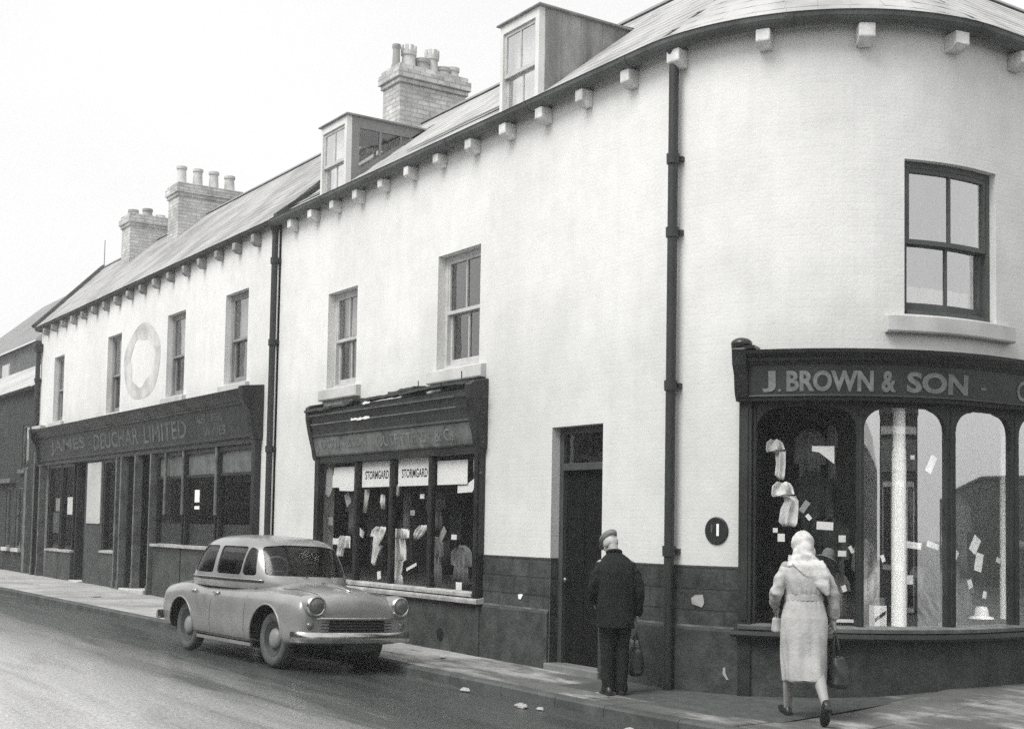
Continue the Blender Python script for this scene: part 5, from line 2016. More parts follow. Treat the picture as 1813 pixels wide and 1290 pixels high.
# ================================================================== people
def cap_tube(q, pts, rad_, n=14):
    """tapered tube with rounded ends"""
    P = [Vector(p) for p in pts]
    q.tube(P, rad_, n)
    q.ell(P[0], (rad_[0],) * 3, nu=12, nv=8)
    q.ell(P[-1], (rad_[-1],) * 3, nu=12, nv=8)
def remesh(q, name, vox, smooth=6, disp=None, dec=None):
    me = q.build_mesh(name, True)
    o = bpy.data.objects.new(name, me)
    COL.objects.link(o)
    r = o.modifiers.new('r', 'REMESH')
    r.mode = 'VOXEL'
    r.voxel_size = vox
    r.use_smooth_shade = True
    s = o.modifiers.new('s', 'SMOOTH')
    s.factor = .5
    s.iterations = smooth
    bake(o)
    if disp:
        me = o.data
        n = len(me.vertices)
        co = np.empty(n * 3); me.vertices.foreach_get('co', co); co = co.reshape(-1, 3)
        no = np.empty(n * 3); me.vertices.foreach_get('normal', no); no = no.reshape(-1, 3)
        co = co + no * disp(co)[:, None]
        me.vertices.foreach_set('co', co.ravel())
        me.update()
    if dec:
        d = o.modifiers.new('d', 'DECIMATE'); d.ratio = dec
        bake(o)
    o.data.polygons.foreach_set('use_smooth', [True] * len(o.data.polygons))
    return o
def ring_loft(q, secs, n=28, ex=2.3):
    """secs: (cx, cy, z, rx, ry)"""
    R_ = []
    for cx, cy, z, rx, ry in secs:
        R_.append([Vector((cx + rx * math.copysign(abs(cos(2 * pi * k / n)) ** (2 / ex), cos(2 * pi * k / n)), cy + ry * math.copysign(abs(sin(2 * pi * k / n)) ** (2 / ex), sin(2 * pi * k / n)), z)) for k in range(n)])
    q.loft(R_)
def hand(q, w, dirv, palm_n, side, curl=.9, s=1.0):
    """w wrist, dirv towards the fingers, palm_n out of the palm, side: direction of the thumb"""
    d = Vector(dirv).normalized(); nrm = Vector(palm_n).normalized(); t = Vector(side).normalized()
    w = Vector(w)
    cap_tube(q, [w, w + d * .03 * s], [.026 * s, .028 * s], 10)
    for k in range(5):
        a = (k - 2) * .0155 * s
        cap_tube(q, [w + d * .02 * s + t * a * .7, w + d * .085 * s + t * a * 1.15], [.0155 * s, .0135 * s], 8)
    for k, ln in enumerate((.062, .072, .078, .068)):
        a = (-1.5 + k) * .019 * s
        p = w + d * .083 * s + t * a
        dd = d
        pts = [p - d * .02 * s, p]
        for seg in (.45, .32, .23):
            ang = curl * .55
            dd = (dd * cos(ang) + nrm * sin(ang)).normalized()
            p = p + dd * ln * seg * s
            pts.append(p)
        cap_tube(q, pts, [.0095 * s, .0092 * s, .0088 * s, .0082 * s, .0072 * s], 8)
    p = w + d * .03 * s + t * .03 * s
    td = (t * .7 + d * .6 + nrm * .35).normalized()
    td2 = (t * .15 + d * .8 + nrm * .6).normalized()
    cap_tube(q, [w + d * .015 * s + t * .012 * s, p, p + td * .034 * s, p + td * .034 * s + td2 * .028 * s], [.015 * s, .0125 * s, .0105 * s, .0085 * s], 8)
def head_shape(q, c, M, s=1.0):
    """M: head rotation; local +y is the face direction"""
    def T(p):
        return Vector(c) + M @ (Vector(p) * s)
    q.ell(T((0, -.012, .035)), (.076 * s, .096 * s, .092 * s), M, 18, 12)
    q.ell(T((0, .018, -.035)), (.060 * s, .072 * s, .078 * s), M, 16, 10)
    q.ell(T((0, .052, -.092)), (.032 * s, .030 * s, .024 * s), M)
    q.ell(T((0, .092, -.022)), (.012 * s, .018 * s, .024 * s), M)
    q.ell(T((0, .085, .012)), (.009 * s, .012 * s, .022 * s), M)
    q.ell(T((0, .078, .030)), (.052 * s, .018 * s, .010 * s), M)
    for sg in (-1, 1):
        q.ell(T((sg * .031, .071, .012)), (.013 * s, .012 * s, .010 * s), M)
        q.ell(T((sg * .078, -.005, -.005)), (.010 * s, .022 * s, .032 * s), M)
        q.ell(T((sg * .040, .056, -.022)), (.024 * s, .022 * s, .018 * s), M)
    q.ell(T((0, .081, -.058)), (.024 * s, .010 * s, .006 * s), M)
    q.ell(T((0, .079, -.068)), (.021 * s, .010 * s, .007 * s), M)
M_SKIN = mat('skin', .30, .55, .06, 12, spec=.35)
M_STOCK = mat('stocking', .34, .6, .06, 12)
M_HAIRW = mat('white_hair', .44, .8, .15, 40)
M_SUIT = mat('black_serge', .020, .9, .25, 14, .15, 60, spec=.12, stain=.2, sscale=4)
M_TROU = mat('charcoal_trousers', .018, .9, .25, 14, .15, 60, spec=.12)
M_CAP = mat('tweed_cap', .21, .95, .35, 60, .2, 80, spec=.1)
M_SHOE = mat('black_shoe', .015, .4, .2, 9, spec=.5)
M_COAT = mat('pale_gaberdine', .48, .85, .10, 7, .25, 45, stain=.22, sscale=5, spec=.2)
M_SCARF = mat('white_headscarf', .62, .85, .12, 14, .3, 40, stain=.30, sscale=11)
M_BAG = mat('dark_oilcloth', .03, .5, .3, 9, spec=.4)
M_BAG2 = mat('light_handbag', .42, .6, .15, 9)

def place(root, x, y, z, face):
    """face: direction the figure looks, as an angle from +Y towards -X"""
    root.location = (x, y, z)
    root.rotation_euler = (0, 0, face)
    ORG[root] = Vector((0, 0, 0))
def adopt(o, nm, m, parent):
    o.name = nm
    o.data.name = nm
    o.data.materials.clear()
    o.data.materials.append(m)
    o.parent = parent
    ORG[o] = Vector((0, 0, 0))
    return o
def shoe(q, ankle, yaw, pitch, s=1.0, heel=.02):
    M = Matrix.Translation(ankle) @ Matrix.Rotation(yaw, 4, 'Z') @ Matrix.Rotation(pitch, 4, 'X')
    def R_(y, w, z0, z1):
        return [M @ Vector((w * cos(2 * pi * k / 16) * s, y * s + .0, (z0 + z1) / 2 * s + (z1 - z0) / 2 * sin(2 * pi * k / 16) * s)) for k in range(16)]
    z = -.085
    q.loft([R_(-.075, .012, z + .02, z + .05), R_(-.068, .028, z, z + .075), R_(-.03, .036, z, z + .11), (R_(.02, .037, z, z + .105)), R_(.07, .042, z, z + .07), R_(.13, .046, z - .0, z + .052), R_(.175, .036, z, z + .042), R_(.20, .014, z + .006, z + .028)])
    V = [M @ Vector((x * s, y * s, (z + zz) * s)) for zz in (0, -heel) for x, y in ((-.03, -.068), (.03, -.068), (.034, -.01), (-.034, -.01))]
    q.loft([V[4:], V[:4]])

def man():
    P = thing('person', 'old man in dark suit and flat cap standing head bowed near the doorway', 'person')
    b = MB()
    # body under the clothes, one continuous surface
    hc = Vector((-.04, .155, 1.462))
    Mh = Matrix.Rotation(rad(22), 3, 'Z') @ Matrix.Rotation(rad(-34), 3, 'X')
    head_shape(b, hc, Mh, .98)
    cap_tube(b, [(0, .0, 1.26), (-.005, .04, 1.36), (-.02, .085, 1.43)], [.075, .058, .056])
    ring_loft(b, [(0, .01, .82, .15, .11), (0, 0, .95, .14, .10), (0, -.01, 1.1, .16, .10), (0, 0, 1.24, .17, .09), (0, .02, 1.31, .12, .07)])
    for sg in (-1, 1):
        cap_tube(b, [(sg * .085, .0, .84), (sg * .09, .015, .46), (sg * .085, -.01, .10)], [.085, .055, .040])
    RW = Vector((.255, .06, .80)); LW = Vector((-.20, .20, .90))
    cap_tube(b, [(.17, .01, 1.26), (.245, -.02, 1.02), RW], [.055, .042, .028])
    cap_tube(b, [(-.17, .01, 1.26), (-.235, .03, 1.03), LW], [.055, .042, .028])
    hand(b, RW, (.02, .12, -1), (-1, .1, 0), (-.1, 1, .1), 1.1)
    hand(b, LW, (.3, .7, -.4), (.6, -.3, -.5), (.2, .4, .8), .7)
    adopt(remesh(b, 'body', .0062, 2), 'body', M_SKIN, P)
    # trousers
    q = MB()
    ring_loft(q, [(0, .0, .78, .165, .125), (0, .0, .86, .175, .13), (0, 0, .98, .165, .12)])
    for sg in (-1, 1):
        ring_loft(q, [(sg * .075, .005, .045, .068, .095), (sg * .077, .005, .10, .070, .092), (sg * .08, .0, .30, .072, .088), (sg * .084, .015, .46, .080, .092), (sg * .088, .005, .64, .092, .105), (sg * .09, 0, .84, .098, .12)])
    adopt(remesh(q, 'trousers', .011, 4, lambda c: .006 * np.sin(c[:, 2] * 38 + c[:, 0] * 40) * np.exp(-((c[:, 2] - .12) / .10) ** 2) + .004 * np.sin(c[:, 2] * 22 + c[:, 1] * 30 + 1)), 'trousers', M_TROU, P)
    # jacket
    q = MB()
    ring_loft(q, [(0, -.01, .66, .215, .165), (0, -.01, .72, .215, .165), (0, -.01, .85, .208, .155), (0, -.015, .98, .200, .145), (0, -.02, 1.10, .207, .145), (0, -.015, 1.20, .213, .138), (0, .0, 1.28, .20, .115), (0, .02, 1.33, .15, .09), (-.008, .045, 1.38, .080, .070), (-.012, .055, 1.405, .070, .064)], ex=2.5)
    cap_tube(q, [(.158, .0, 1.228), (.222, -.02, 1.14), (.262, -.03, 1.02), (.268, .02, .90), (.262, .05, .815)], [.080, .074, .068, .062, .056])
    cap_tube(q, [(-.158, .0, 1.228), (-.218, .0, 1.14), (-.252, .03, 1.03), (-.235, .12, .955), (-.212, .185, .915)], [.080, .074, .068, .062, .056])
    def fold(c):
        return .004 * np.sin(c[:, 0] * 30 + c[:, 2] * 14) * (c[:, 2] < 1.2) + .005 * np.sin(c[:, 2] * 55 + c[:, 1] * 40) * (np.abs(c[:, 0]) > .2)
    jk = adopt(remesh(q, 'jacket', .010, 5, fold), 'jacket', M_SUIT, P)
    q = MB(); q.tube([(-.012 + .078 * cos(2 * pi * k / 24), .052 + .074 * sin(2 * pi * k / 24), 1.385 + .022 * (-sin(2 * pi * k / 24))) for k in range(24)], .018, 8, closed=True)
    adopt(remesh(q, 'collar', .008, 3), 'collar', M_SUIT, jk)
    # hair at the nape and temples
    q = MB()
    for (p, r) in (((0, -.068, .0), (.070, .036, .06)), ((.058, -.03, .0), (.022, .05, .045)), ((-.058, -.03, .0), (.022, .05, .045)), ((0, -.05, -.05), (.05, .03, .035))):
        q.ell(hc + Mh @ Vector(p), r, Mh, 16, 10)
    adopt(remesh(q, 'hair', .006, 3), 'hair', M_HAIRW, P)
    # flat cap
    q = MB()
    q.ell(hc + Mh @ Vector((0, -.005, .082)), (.098, .128, .042), Mh, 24, 12)
    q.ell(hc + Mh @ Vector((0, -.02, .062)), (.088, .112, .036), Mh, 24, 12)
    q.ell(hc + Mh @ Vector((0, .02, .098)), (.080, .10, .032), Mh @ Matrix.Rotation(rad(-6), 3, 'X'), 24, 12)
    cp = adopt(remesh(q, 'cap', .006, 4), 'cap', M_CAP, P)
    q = MB(); q.ell(hc + Mh @ Vector((0, .105, .052)), (.068, .062, .010), Mh @ Matrix.Rotation(rad(-14), 3, 'X'), 20, 8)
    link('cap_peak', q, M_CAP, cp, smooth=True)
    for sg in (-1, 1):
        q = MB(); shoe(q, (sg * .078, -.02 + .02 * sg, .087), rad(-8 * sg), 0, 1.12)
        link('shoe', q, M_SHOE, P, smooth=True, auto=45)
    place(P, -9.97, -.66, pav_z(-9.97, -.66) - .008, rad(62))
    P.scale = (.87, .92, 1.0)
    # what he carries: a dark shopping bag in the right hand
    B = thing('shopping_bag', 'dark sagging shopping bag hanging from the right hand of the man in the cap', 'bag')
    q = MB()
    ring_loft(q, [(0, .02, -.42, .05, .12), (0, .02, -.39, .065, .15), (0, .02, -.30, .07, .16), (0, .01, -.18, .05, .15), (0, .01, -.15, .045, .145)], ex=3)
    adopt(remesh(q, 'bag_body', .010, 4, lambda c: .006 * np.sin(c[:, 1] * 45 + c[:, 2] * 25)), 'bag_body', M_BAG, B)
    for sg in (-1, 1):
        q = MB(); q.tube([(sg * .035, -.07, -.17), (sg * .018, -.03, -.06), (0, .0, -.012), (sg * .018, .05, -.06), (sg * .035, .09, -.17)], .008, 8)
        link('handle', q, M_BAG, B, smooth=True)
    q = MB(); q.box(-.055, .03, -.05, .06, -.17, -.09, M=Matrix.Rotation(rad(18), 4, 'X'))
    link('paper_parcel', q, M_CARDG, B, bevel=.008)
    return P, B
def put_in_hand(B, P, local, dz=0):
    Mx = Matrix.Translation(P.location) @ Matrix.Rotation(P.rotation_euler.z, 4, 'Z') @ Matrix.Scale(P.scale.x, 4)
    B.location = Mx @ Vector(local) + Vector((0, 0, dz))
    B.rotation_euler = (0, 0, P.rotation_euler.z)
    ORG[B] = Vector((0, 0, 0))
P_, B_ = man()
put_in_hand(B_, P_, (.255, .075, .70))

def woman():
    P = thing('person', 'woman in belted pale raincoat and white headscarf striding past the corner shop window', 'person')
    b = MB()
    hc = Vector((0, .045, 1.505))
    Mh = Matrix.Rotation(rad(12), 3, 'Z') @ Matrix.Rotation(rad(-10), 3, 'X')
    head_shape(b, hc, Mh, .96)
    cap_tube(b, [(0, -.01, 1.30), (0, .01, 1.38), (0, .03, 1.46)], [.065, .050, .050])
    ring_loft(b, [(0, 0, .86, .16, .12), (0, 0, .98, .14, .10), (0, 0, 1.08, .12, .085), (0, 0, 1.22, .145, .095), (0, -.005, 1.34, .14, .075), (0, 0, 1.38, .08, .06)])
    # legs mid-stride: left forward, right trailing on its toe
    cap_tube(b, [(-.08, .02, .86), (-.085, .18, .49), (-.085, .26, .30), (-.08, .34, .115)], [.085, .056, .050, .033])
    cap_tube(b, [(.08, 0, .86), (.085, -.05, .48), (.09, -.16, .33), (.095, -.30, .165)], [.085, .056, .052, .033])
    RW = Vector((.265, .045, .87)); LW = Vector((-.20, .235, .985))
    cap_tube(b, [(.155, -.01, 1.33), (.225, -.05, 1.09), RW], [.048, .038, .025])
    cap_tube(b, [(-.155, -.01, 1.33), (-.245, -.03, 1.09), LW], [.048, .038, .025])
    hand(b, RW, (.03, .12, -1), (-1, .1, 0), (-.1, 1, .1), 1.1, .92)
    hand(b, LW, (.2, .9, -.1), (.7, 0, -.6), (.3, 0, .9), .9, .92)
    adopt(remesh(b, 'body', .0062, 2), 'body', M_SKIN, P)
    # raincoat: bodice, skirt and sleeves
    q = MB()
    ring_loft(q, [(0, .04, .345, .176, .235), (0, .04, .37, .178, .232), (0, .03, .55, .190, .205), (0, .01, .74, .200, .178), (0, .0, .88, .200, .165), (0, .0, 1.0, .172, .142), (0, 0, 1.055, .154, .128), (0, -.01, 1.12, .164, .132), (0, -.015, 1.22, .175, .132), (0, -.01, 1.31, .178, .115), (0, 0, 1.365, .13, .085), (0, .012, 1.42, .07, .065)], ex=2.3)
    cap_tube(q, [(.145, -.005, 1.305), (.203, -.03, 1.22), (.238, -.055, 1.10), (.262, -.02, .99), (.272, .02, .915)], [.062, .057, .052, .047, .044])
    cap_tube(q, [(-.145, -.005, 1.305), (-.205, -.02, 1.22), (-.245, -.035, 1.105), (-.240, .06, 1.045), (-.220, .15, 1.01)], [.062, .058, .056, .050, .046])
    def fold(c):
        ang = np.arctan2(c[:, 1], c[:, 0])
        sk = np.clip((1.04 - c[:, 2]) / .5, 0, 1) * (np.abs(c[:, 0]) < .22)
        f = .009 * sk * np.sin(ang * 5 + 1.4 * np.sin(c[:, 2] * 5)) + .003 * sk * np.sin(ang * 13 + 2 + 3 * c[:, 2])
        gather = np.exp(-((c[:, 2] - 1.06) / .09) ** 2) * .003 * np.sin(ang * 21)
        bod = .005 * np.sin((c[:, 0] * 2.2 + c[:, 2]) * 30) * (c[:, 2] > 1.08)
        slv = .0025 * np.sin(c[:, 2] * 70 + c[:, 1] * 60) * (np.abs(c[:, 0]) > .2) * (c[:, 2] > .9)
        drag = .012 * np.exp(-((c[:, 2] - .52) / .10) ** 2) * np.sin((c[:, 0] * .9 - c[:, 2]) * 26)
        return f + gather + bod + slv
    ct = adopt(remesh(q, 'raincoat', .0095, 8, fold), 'raincoat', M_COAT, P)
    q = MB(); V = []
    for z, k in ((1.032, 1.0), (1.035, 1.05), (1.08, 1.05), (1.083, 1.0)):
        V.append([Vector((  .158 * k * cos(2 * pi * i / 36), -.002 + .132 * k * sin(2 * pi * i / 36), z)) for i in range(36)])
    q.loft(V)
    link('belt', q, M_COAT, ct, smooth=True, auto=50)
    # headscarf: hood, neck folds and a shawl corner down the back
    q = MB()
    q.ell(hc + Mh @ Vector((0, -.022, .028)), (.095, .115, .115), Mh, 22, 14)
    q.ell(hc + Mh @ Vector((0, -.035, -.065)), (.098, .110, .095), Mh, 20, 12)
    q.ell(hc + Mh @ Vector((0, -.07, -.03)), (.070, .080, .100), Mh, 20, 12)
    ring_loft(q, [(0, -.01, 1.47, .088, .098), (0, -.02, 1.43, .10, .10), (0, -.025, 1.39, .135, .10), (0, -.03, 1.345, .168, .105), (.0, -.035, 1.325, .160, .10)], ex=2.0)
    # corner of the scarf lying down the back towards the right arm
    V = []
    for (x0_, x1_, z_, y_) in ((-.13, .15, 1.36, -.125), (-.08, .175, 1.29, -.150), (.0, .19, 1.22, -.152), (.06, .195, 1.16, -.150), (.12, .198, 1.11, -.142), (.17, .198, 1.07, -.132)):
        V.append([Vector((x0_ + (x1_ - x0_) * k / 8, y_ + .05 * (k / 8 - .45) ** 2 - .006, z_ + .03 * (k / 8))) for k in range(9)] + [Vector((x0_ + (x1_ - x0_) * k / 8, y_ + .05 * (k / 8 - .45) ** 2 + .022, z_ + .03 * (k / 8))) for k in range(8, -1, -1)])
    q.loft(V)
    def sf(c):
        hd = np.clip((c[:, 2] - 1.40) / .08, 0, 1)
        fa = np.arctan2(c[:, 0], 1.66 - c[:, 2])
        return hd * (.0022 * np.sin(fa * 9 + 1) + .0015 * np.sin(fa * 17 + c[:, 1] * 40)) + .004 * np.sin(c[:, 0] * 45 + c[:, 2] * 40) * (c[:, 2] < 1.44) + .002 * np.sin(c[:, 2] * 70 + c[:, 1] * 30)
    adopt(remesh(q, 'headscarf', .0075, 14, sf), 'headscarf', M_SCARF, P)
    q = MB(); shoe(q, (-.08, .342, .115), rad(4), rad(18), .98, .035)
    link('shoe', q, M_SHOE, P, smooth=True, auto=45)
    q = MB(); shoe(q, (.095, -.305, .170), rad(-4), rad(-46), .98, .035)
    link('shoe', q, M_SHOE, P, smooth=True, auto=45)
    place(P, -7.80, -.32, pav_z(-7.80, -.32) + .004, rad(57))
    P.scale = (.985, .985, .985)
    P.rotation_euler.x = rad(-5)
    H = thing('handbag', 'small light handbag held low at the left side of the woman in the raincoat', 'bag')
    q = MB(); ring_loft(q, [(0, 0, -.20, .035, .075), (0, 0, -.19, .04, .085), (0, 0, -.09, .03, .078), (0, 0, -.075, .022, .07)], ex=3.5)
    adopt(remesh(q, 'bag_body', .008, 3), 'bag_body', M_BAG2, H)
    q = MB(); q.tube([(0, -.055, -.09), (0, -.03, -.02), (0, 0, 0), (0, .03, -.02), (0, .055, -.09)], .006, 8)
    link('handle', q, M_BAG2, H, smooth=True)
    Bg = thing('shopping_bag', 'long dark shopping bag swinging from the right hand of the woman in the raincoat', 'bag')
    q = MB()
    ring_loft(q, [(.02, -.03, -.47, .07, .10), (.02, -.03, -.44, .085, .12), (.018, -.02, -.34, .08, .115), (.01, -.01, -.24, .055, .095), (.008, -.01, -.21, .05, .09)], ex=3)
    adopt(remesh(q, 'bag_body', .010, 3, lambda c: .007 * np.sin(c[:, 1] * 40 + c[:, 0] * 60 + c[:, 2] * 20)), 'bag_body', M_BAG, Bg)
    for sg in (-1, 1):
        q = MB(); q.tube([(sg * .03, -.06, -.23), (sg * .02, -.03, -.10), (0, 0, -.008), (sg * .02, .02, -.10), (sg * .03, .05, -.23)], .007, 8)
        link('handle', q, M_BAG, Bg, smooth=True)
    return P, H, Bg
P2, H2, G2 = woman()
put_in_hand(H2, P2, (-.185, .325, .945))
put_in_hand(G2, P2, (.268, .065, .775))

# ================================================================== goods and price cards in the windows
def card(name, label, cat_, u, z, w, h, tilt, d, m, th=.006, group=None):
    q = MB()
    a = rad(tilt)
    def P(dx, dz, dd):
        return fm(u + dx * cos(a) + dz * sin(a), z - dx * sin(a) + dz * cos(a), d + dd)
    V = [[P(-w / 2, -h / 2, k), P(w / 2, -h / 2, k), P(w / 2, h / 2, k), P(-w / 2, h / 2, k)] for k in (0, th)]
    q.loft(V)
    return tag(link(name, q, m), label, cat_, group)
def cloth(name, label, cat_, u, z, prof, d, m, lean=0.0, folds=3, thick=.010, seed=0):
    """hanging cloth: prof is a list of (dz, left, right) rows from top to bottom"""
    rnd = random.Random(seed)
    q = MB()
    N_ = 26
    ph = rnd.uniform(0, 6)
    rows = []
    for i, (dz, l, r) in enumerate(prof):
        F_, B_k = [], []
        for k in range(N_ + 1):
            t = k / N_
            uu = u + l + (r - l) * t
            wv = .018 * sin(t * folds * 2 * pi + ph + i * .35) + .008 * sin(t * 17 + i)
            bulge = thick * sin(pi * t)
            F_.append(Vector(fm(uu, z + dz + .008 * sin(t * 9 + i + ph), d + wv + bulge)))
            B_k.append(Vector(fm(uu, z + dz, d + wv * .5 - .012)))
        rows.append(F_ + list(reversed(B_k)))
    q.loft(rows)
    me = q.build_mesh(name, True)
    o = link(name, me, m, smooth=True)
    return tag(o, label, cat_)
GC = 'price cards in the corner shop window'
DC = -.12
for (lab, s_, z, w, h, t, m) in (
    ('grey price ticket leaning high on dark stock in the first corner pane', 1.66, 1.85, .058, .12, 35, M_CARDG),
    ('tiny white ticket just under the leaning grey ticket in the first corner pane', 1.70, 1.75, .041, .06, -40, M_CARD),
    ('broad white price card, widest in the first corner pane right of the woman', 1.86, 1.67, .163, .076, 3, M_CARD),
    ('small square white ticket, upper of two near the first mullion', 2.03, 1.55, .07, .065, 0, M_CARD),
    ('small square white ticket, lower of two near the first mullion', 2.03, 1.41, .082, .054, 0, M_CARD),
    ('narrow white ticket tilted left beside the first curved mullion', 2.12, 1.45, .035, .07, -30, M_CARD),
    ('small upright ticket just left of the white display post', 2.44, 1.37, .037, .065, -20, M_CARD),
    ('wide white card jutting right from the white display post', 2.76, 1.50, .199, .065, 6, M_CARD),
    ('slanting white card left of the second mullion under the hanging white scarf', 3.00, 1.50, .145, .055, 15, M_CARD),
    ('long white ticket leaning right below the white scarf', 3.27, 1.39, .085, .154, 32, M_CARD),
    ('long grey white ticket leaning right in the third corner pane', 3.59, 1.51, .11, .167, 33, M_CARD),
    ('long white ticket nearly upright in the third corner pane', 3.65, 1.34, .11, .179, 13, M_CARD),
    ('white card low at the right side of the white display post', 2.73, 1.17, .066, .087, 0, M_CARD),
    ('small low white ticket between display post and second mullion', 3.20, 1.21, .063, .055, 0, M_CARD),
    ('small low white ticket tilted left in the third corner pane', 3.51, 1.13, .065, .083, -20, M_CARD),
    ('long white ticket hung high and slanting in the arched second pane', 2.98, 2.28, .075, .176, 28, M_CARD),
    ('white ticket beside the upper grey hanging shirt near the left shop pilaster', 1.37, 1.62, .048, .044, 0, M_CARD),
    ('white square card on the stock just left of the woman headscarf', 1.43, 1.55, .071, .076, 0, M_CARD),
    ('flat white ticket lying on the window bed by the first mullion', 2.06, .775, .17, .03, 0, M_CARD),
    ('low white strip card lying at the foot of the second mullion', 3.19, .745, .24, .03, 0, M_CARDG)):
    card('price_card', lab, 'price card', sW(s_), z, w, h, t, DC, m, group=GC)
q = MB()
q.loft([[fm(sW(a), z, DC + k) for a, z in ((1.73, 2.43), (1.95, 2.43), (1.95, 2.26), (1.80, 2.37), (1.73, 2.38))] for k in (0, .008)])
tag(link('pennant', q, M_CARD), 'white folded triangular handkerchief hung high in the first corner pane', 'handkerchief')
cloth('scarf', 'long white scarf tapering upwards, hung between the post and the second mullion', 'scarf', sW(3.18), 2.07, [(0, -.035, .035), (-.15, -.05, .045), (-.3, -.058, .06), (-.5, -.068, .075), (-.56, -.07, .08)], DC, M_CARD, folds=1.5, thick=.02, seed=2)
cloth('shirt', 'pale shirt folded over a high hanger inside the left corner pane', 'shirt', sW(1.37), 2.46, [(0.03, -.05, .04), (.0, -.09, .07), (-.06, -.10, .09), (-.08, -.09, -.05), (-.085, -.04, .10), (-.10, -.01, .10), (-.2, .0, .10), (-.31, -.01, .09), (-.35, .03, .08)], DC, M_CLOTH, folds=1.5, seed=3)
cloth('shirt', 'white shirt draped over the lower stand above the woman headscarf', 'shirt', sW(1.46), 2.06, [(0.02, -.07, .05), (-.02, -.12, .08), (-.09, -.13, .10), (-.11, -.12, -.06), (-.115, -.02, .11), (-.16, .0, .14), (-.24, -.04, .14), (-.36, -.06, .13), (-.40, -.02, .11)], DC, M_CLOTH, folds=1.5, seed=4)
for (lab, s_, z, r, m) in (('round grey felt hat on the stock right of the woman shoulder', 1.88, 1.35, .10, M_CLOTHG), ('pale straw hat resting on the bed of the third corner pane', 3.72, .80, .11, M_CLOTH)):
    q = MB(); q.lathe([(0, .11), (r * .45, .105), (r * .60, .07), (r * .62, .015), (r * 1.05, 0), (r * 1.1, -.012), (r * .6, -.005), (0, -.005)], fm(sW(s_), z, DC - .02), n=24, M=Matrix.Rotation(rad(-28 if z > 1 else 0), 3, 'X'))
    tag(link('hat', q, m, smooth=True, auto=50), lab, 'hat')
q = MB(); q.ell(fm(sW(4.22), 1.52, DC), (.10, .13, .05)); q.ell(fm(sW(4.18), 1.50, DC + .06), (.06, .08, .012))
tag(link('cap', q, M_CLOTHG, smooth=True), 'light flat cap displayed right of the second white post', 'cap')
bx = tag(link('carton', MB().loft([[fm(sW(s_), z, d) for s_, z in ((2.37, .71), (2.50, .71), (2.50, .92), (2.37, .92))] for d in (-.30, -.16)]), M_CARD), 'white carton with dark diagonal band at the foot of the white display post', 'carton')
q = MB(); q.loft([[fm(sW(s_), z, d) for s_, z in ((2.375, .765), (2.49, .84), (2.49, .875), (2.375, .80))] for d in (-.159, -.157)])
link('band', q, M_INK, bx)
q = MB(); q.loft([[fm(sW(2.44) + dx, z, -.24 + dd) for dx, dd in ((-.06, -.05), (.06, -.05), (.06, .05), (-.06, .05))] for z in (.922, .99)])
tag(link('parcel', q, M_CLOTHG, bevel=.01), 'small grey folded parcel on top of the banded carton', 'parcel')
# dark stock that fills the corner window
rnd = random.Random(11)
for i, (lab, s_, z, w, h) in enumerate((
    ('dark overcoat hanging at the back of the first corner pane', 1.75, 2.2, .40, 1.0), ('dark jacket hanging beside the first curved mullion', 2.0, 1.75, .34, .9),
    ('grey jersey hung beside the display post in the second pane', 2.40, 1.55, .26, .7), ('dark waistcoat hung under the second mullion', 2.95, 1.65, .28, .8),
    ('dark trousers hung in the third corner pane', 3.5, 1.7, .26, .95), ('dark grey cardigan behind the second white post', 3.85, 2.0, .30, .8))):
    cloth('garment', lab, 'garment', sW(s_), z, [(0, -w * .12, w * .12), (-.05, -w * .40, w * .40), (-.12, -w * .6, w * .6), (-h * .45, -w * .66, w * .66), (-h * .46, -w * .42, w * .42), (-h, -w * .46, w * .46)], -.50, M_CLOTHG if 'grey' in lab else M_CLOTHD, folds=2, seed=20 + i)

for i, (lab, s_, z, w, h, dd, m) in enumerate((
    ('grey scarf hanging from the rail near the top of the first corner pane', 1.96, 2.66, .10, .55, -.30, M_CLOTHG), ('grey jumper folded low in the first corner pane', 1.60, 1.25, .30, .42, -.28, M_CLOTHG),
    ('grey blouse hung low beside the first curved mullion', 2.02, 1.22, .24, .42, -.30, M_CLOTHG), ('dim grey frock hung high in the first corner pane', 1.72, 2.62, .34, .8, -.55, M_CLOTHG),
    ('grey stockings hanging right of the first display post', 2.86, 2.05, .12, .6, -.30, M_CLOTHG), ('grey gloves pinned low in the second pane', 2.90, 1.30, .16, .28, -.24, M_CLOTHG),
    ('grey vest hung low left of the second display post', 3.42, 1.32, .22, .40, -.28, M_CLOTHG),
    ('grey pullover low in the third corner pane', 3.68, 1.18, .26, .36, -.30, M_CLOTHG))):
    cloth('garment', lab, 'garment', sW(s_), z, [(0, -w * .12, w * .12), (-.03, -w * .40, w * .40), (-.09, -w * .58, w * .56), (-h * .42, -w * .64, w * .60), (-h * .43, -w * .42, w * .40), (-h, -w * .46, w * .44)], dd, m, folds=2.5, seed=100 + i)
for lab, s_, z, w, h, t in (('tiny white tag left of the folded jumper in the first corner pane', 1.52, 1.36, .04, .05, 10), ('tiny white tag on the low grey blouse', 2.05, 1.08, .045, .06, -20), ('small white tag high beside the first display post', 2.76, 2.34, .045, .04, 0),
    ('small white tag at the waist of the second display post', 3.96, 1.36, .06, .05, 20), ('small white tag right of the second display post', 4.14, 1.13, .06, .06, -10), ('small white ticket under the leaning pair in the third pane', 3.74, 1.02, .05, .07, 15)):
    card('price_card', lab, 'price card', sW(s_), z, w, h, t, DC, M_CARD, group=GC)
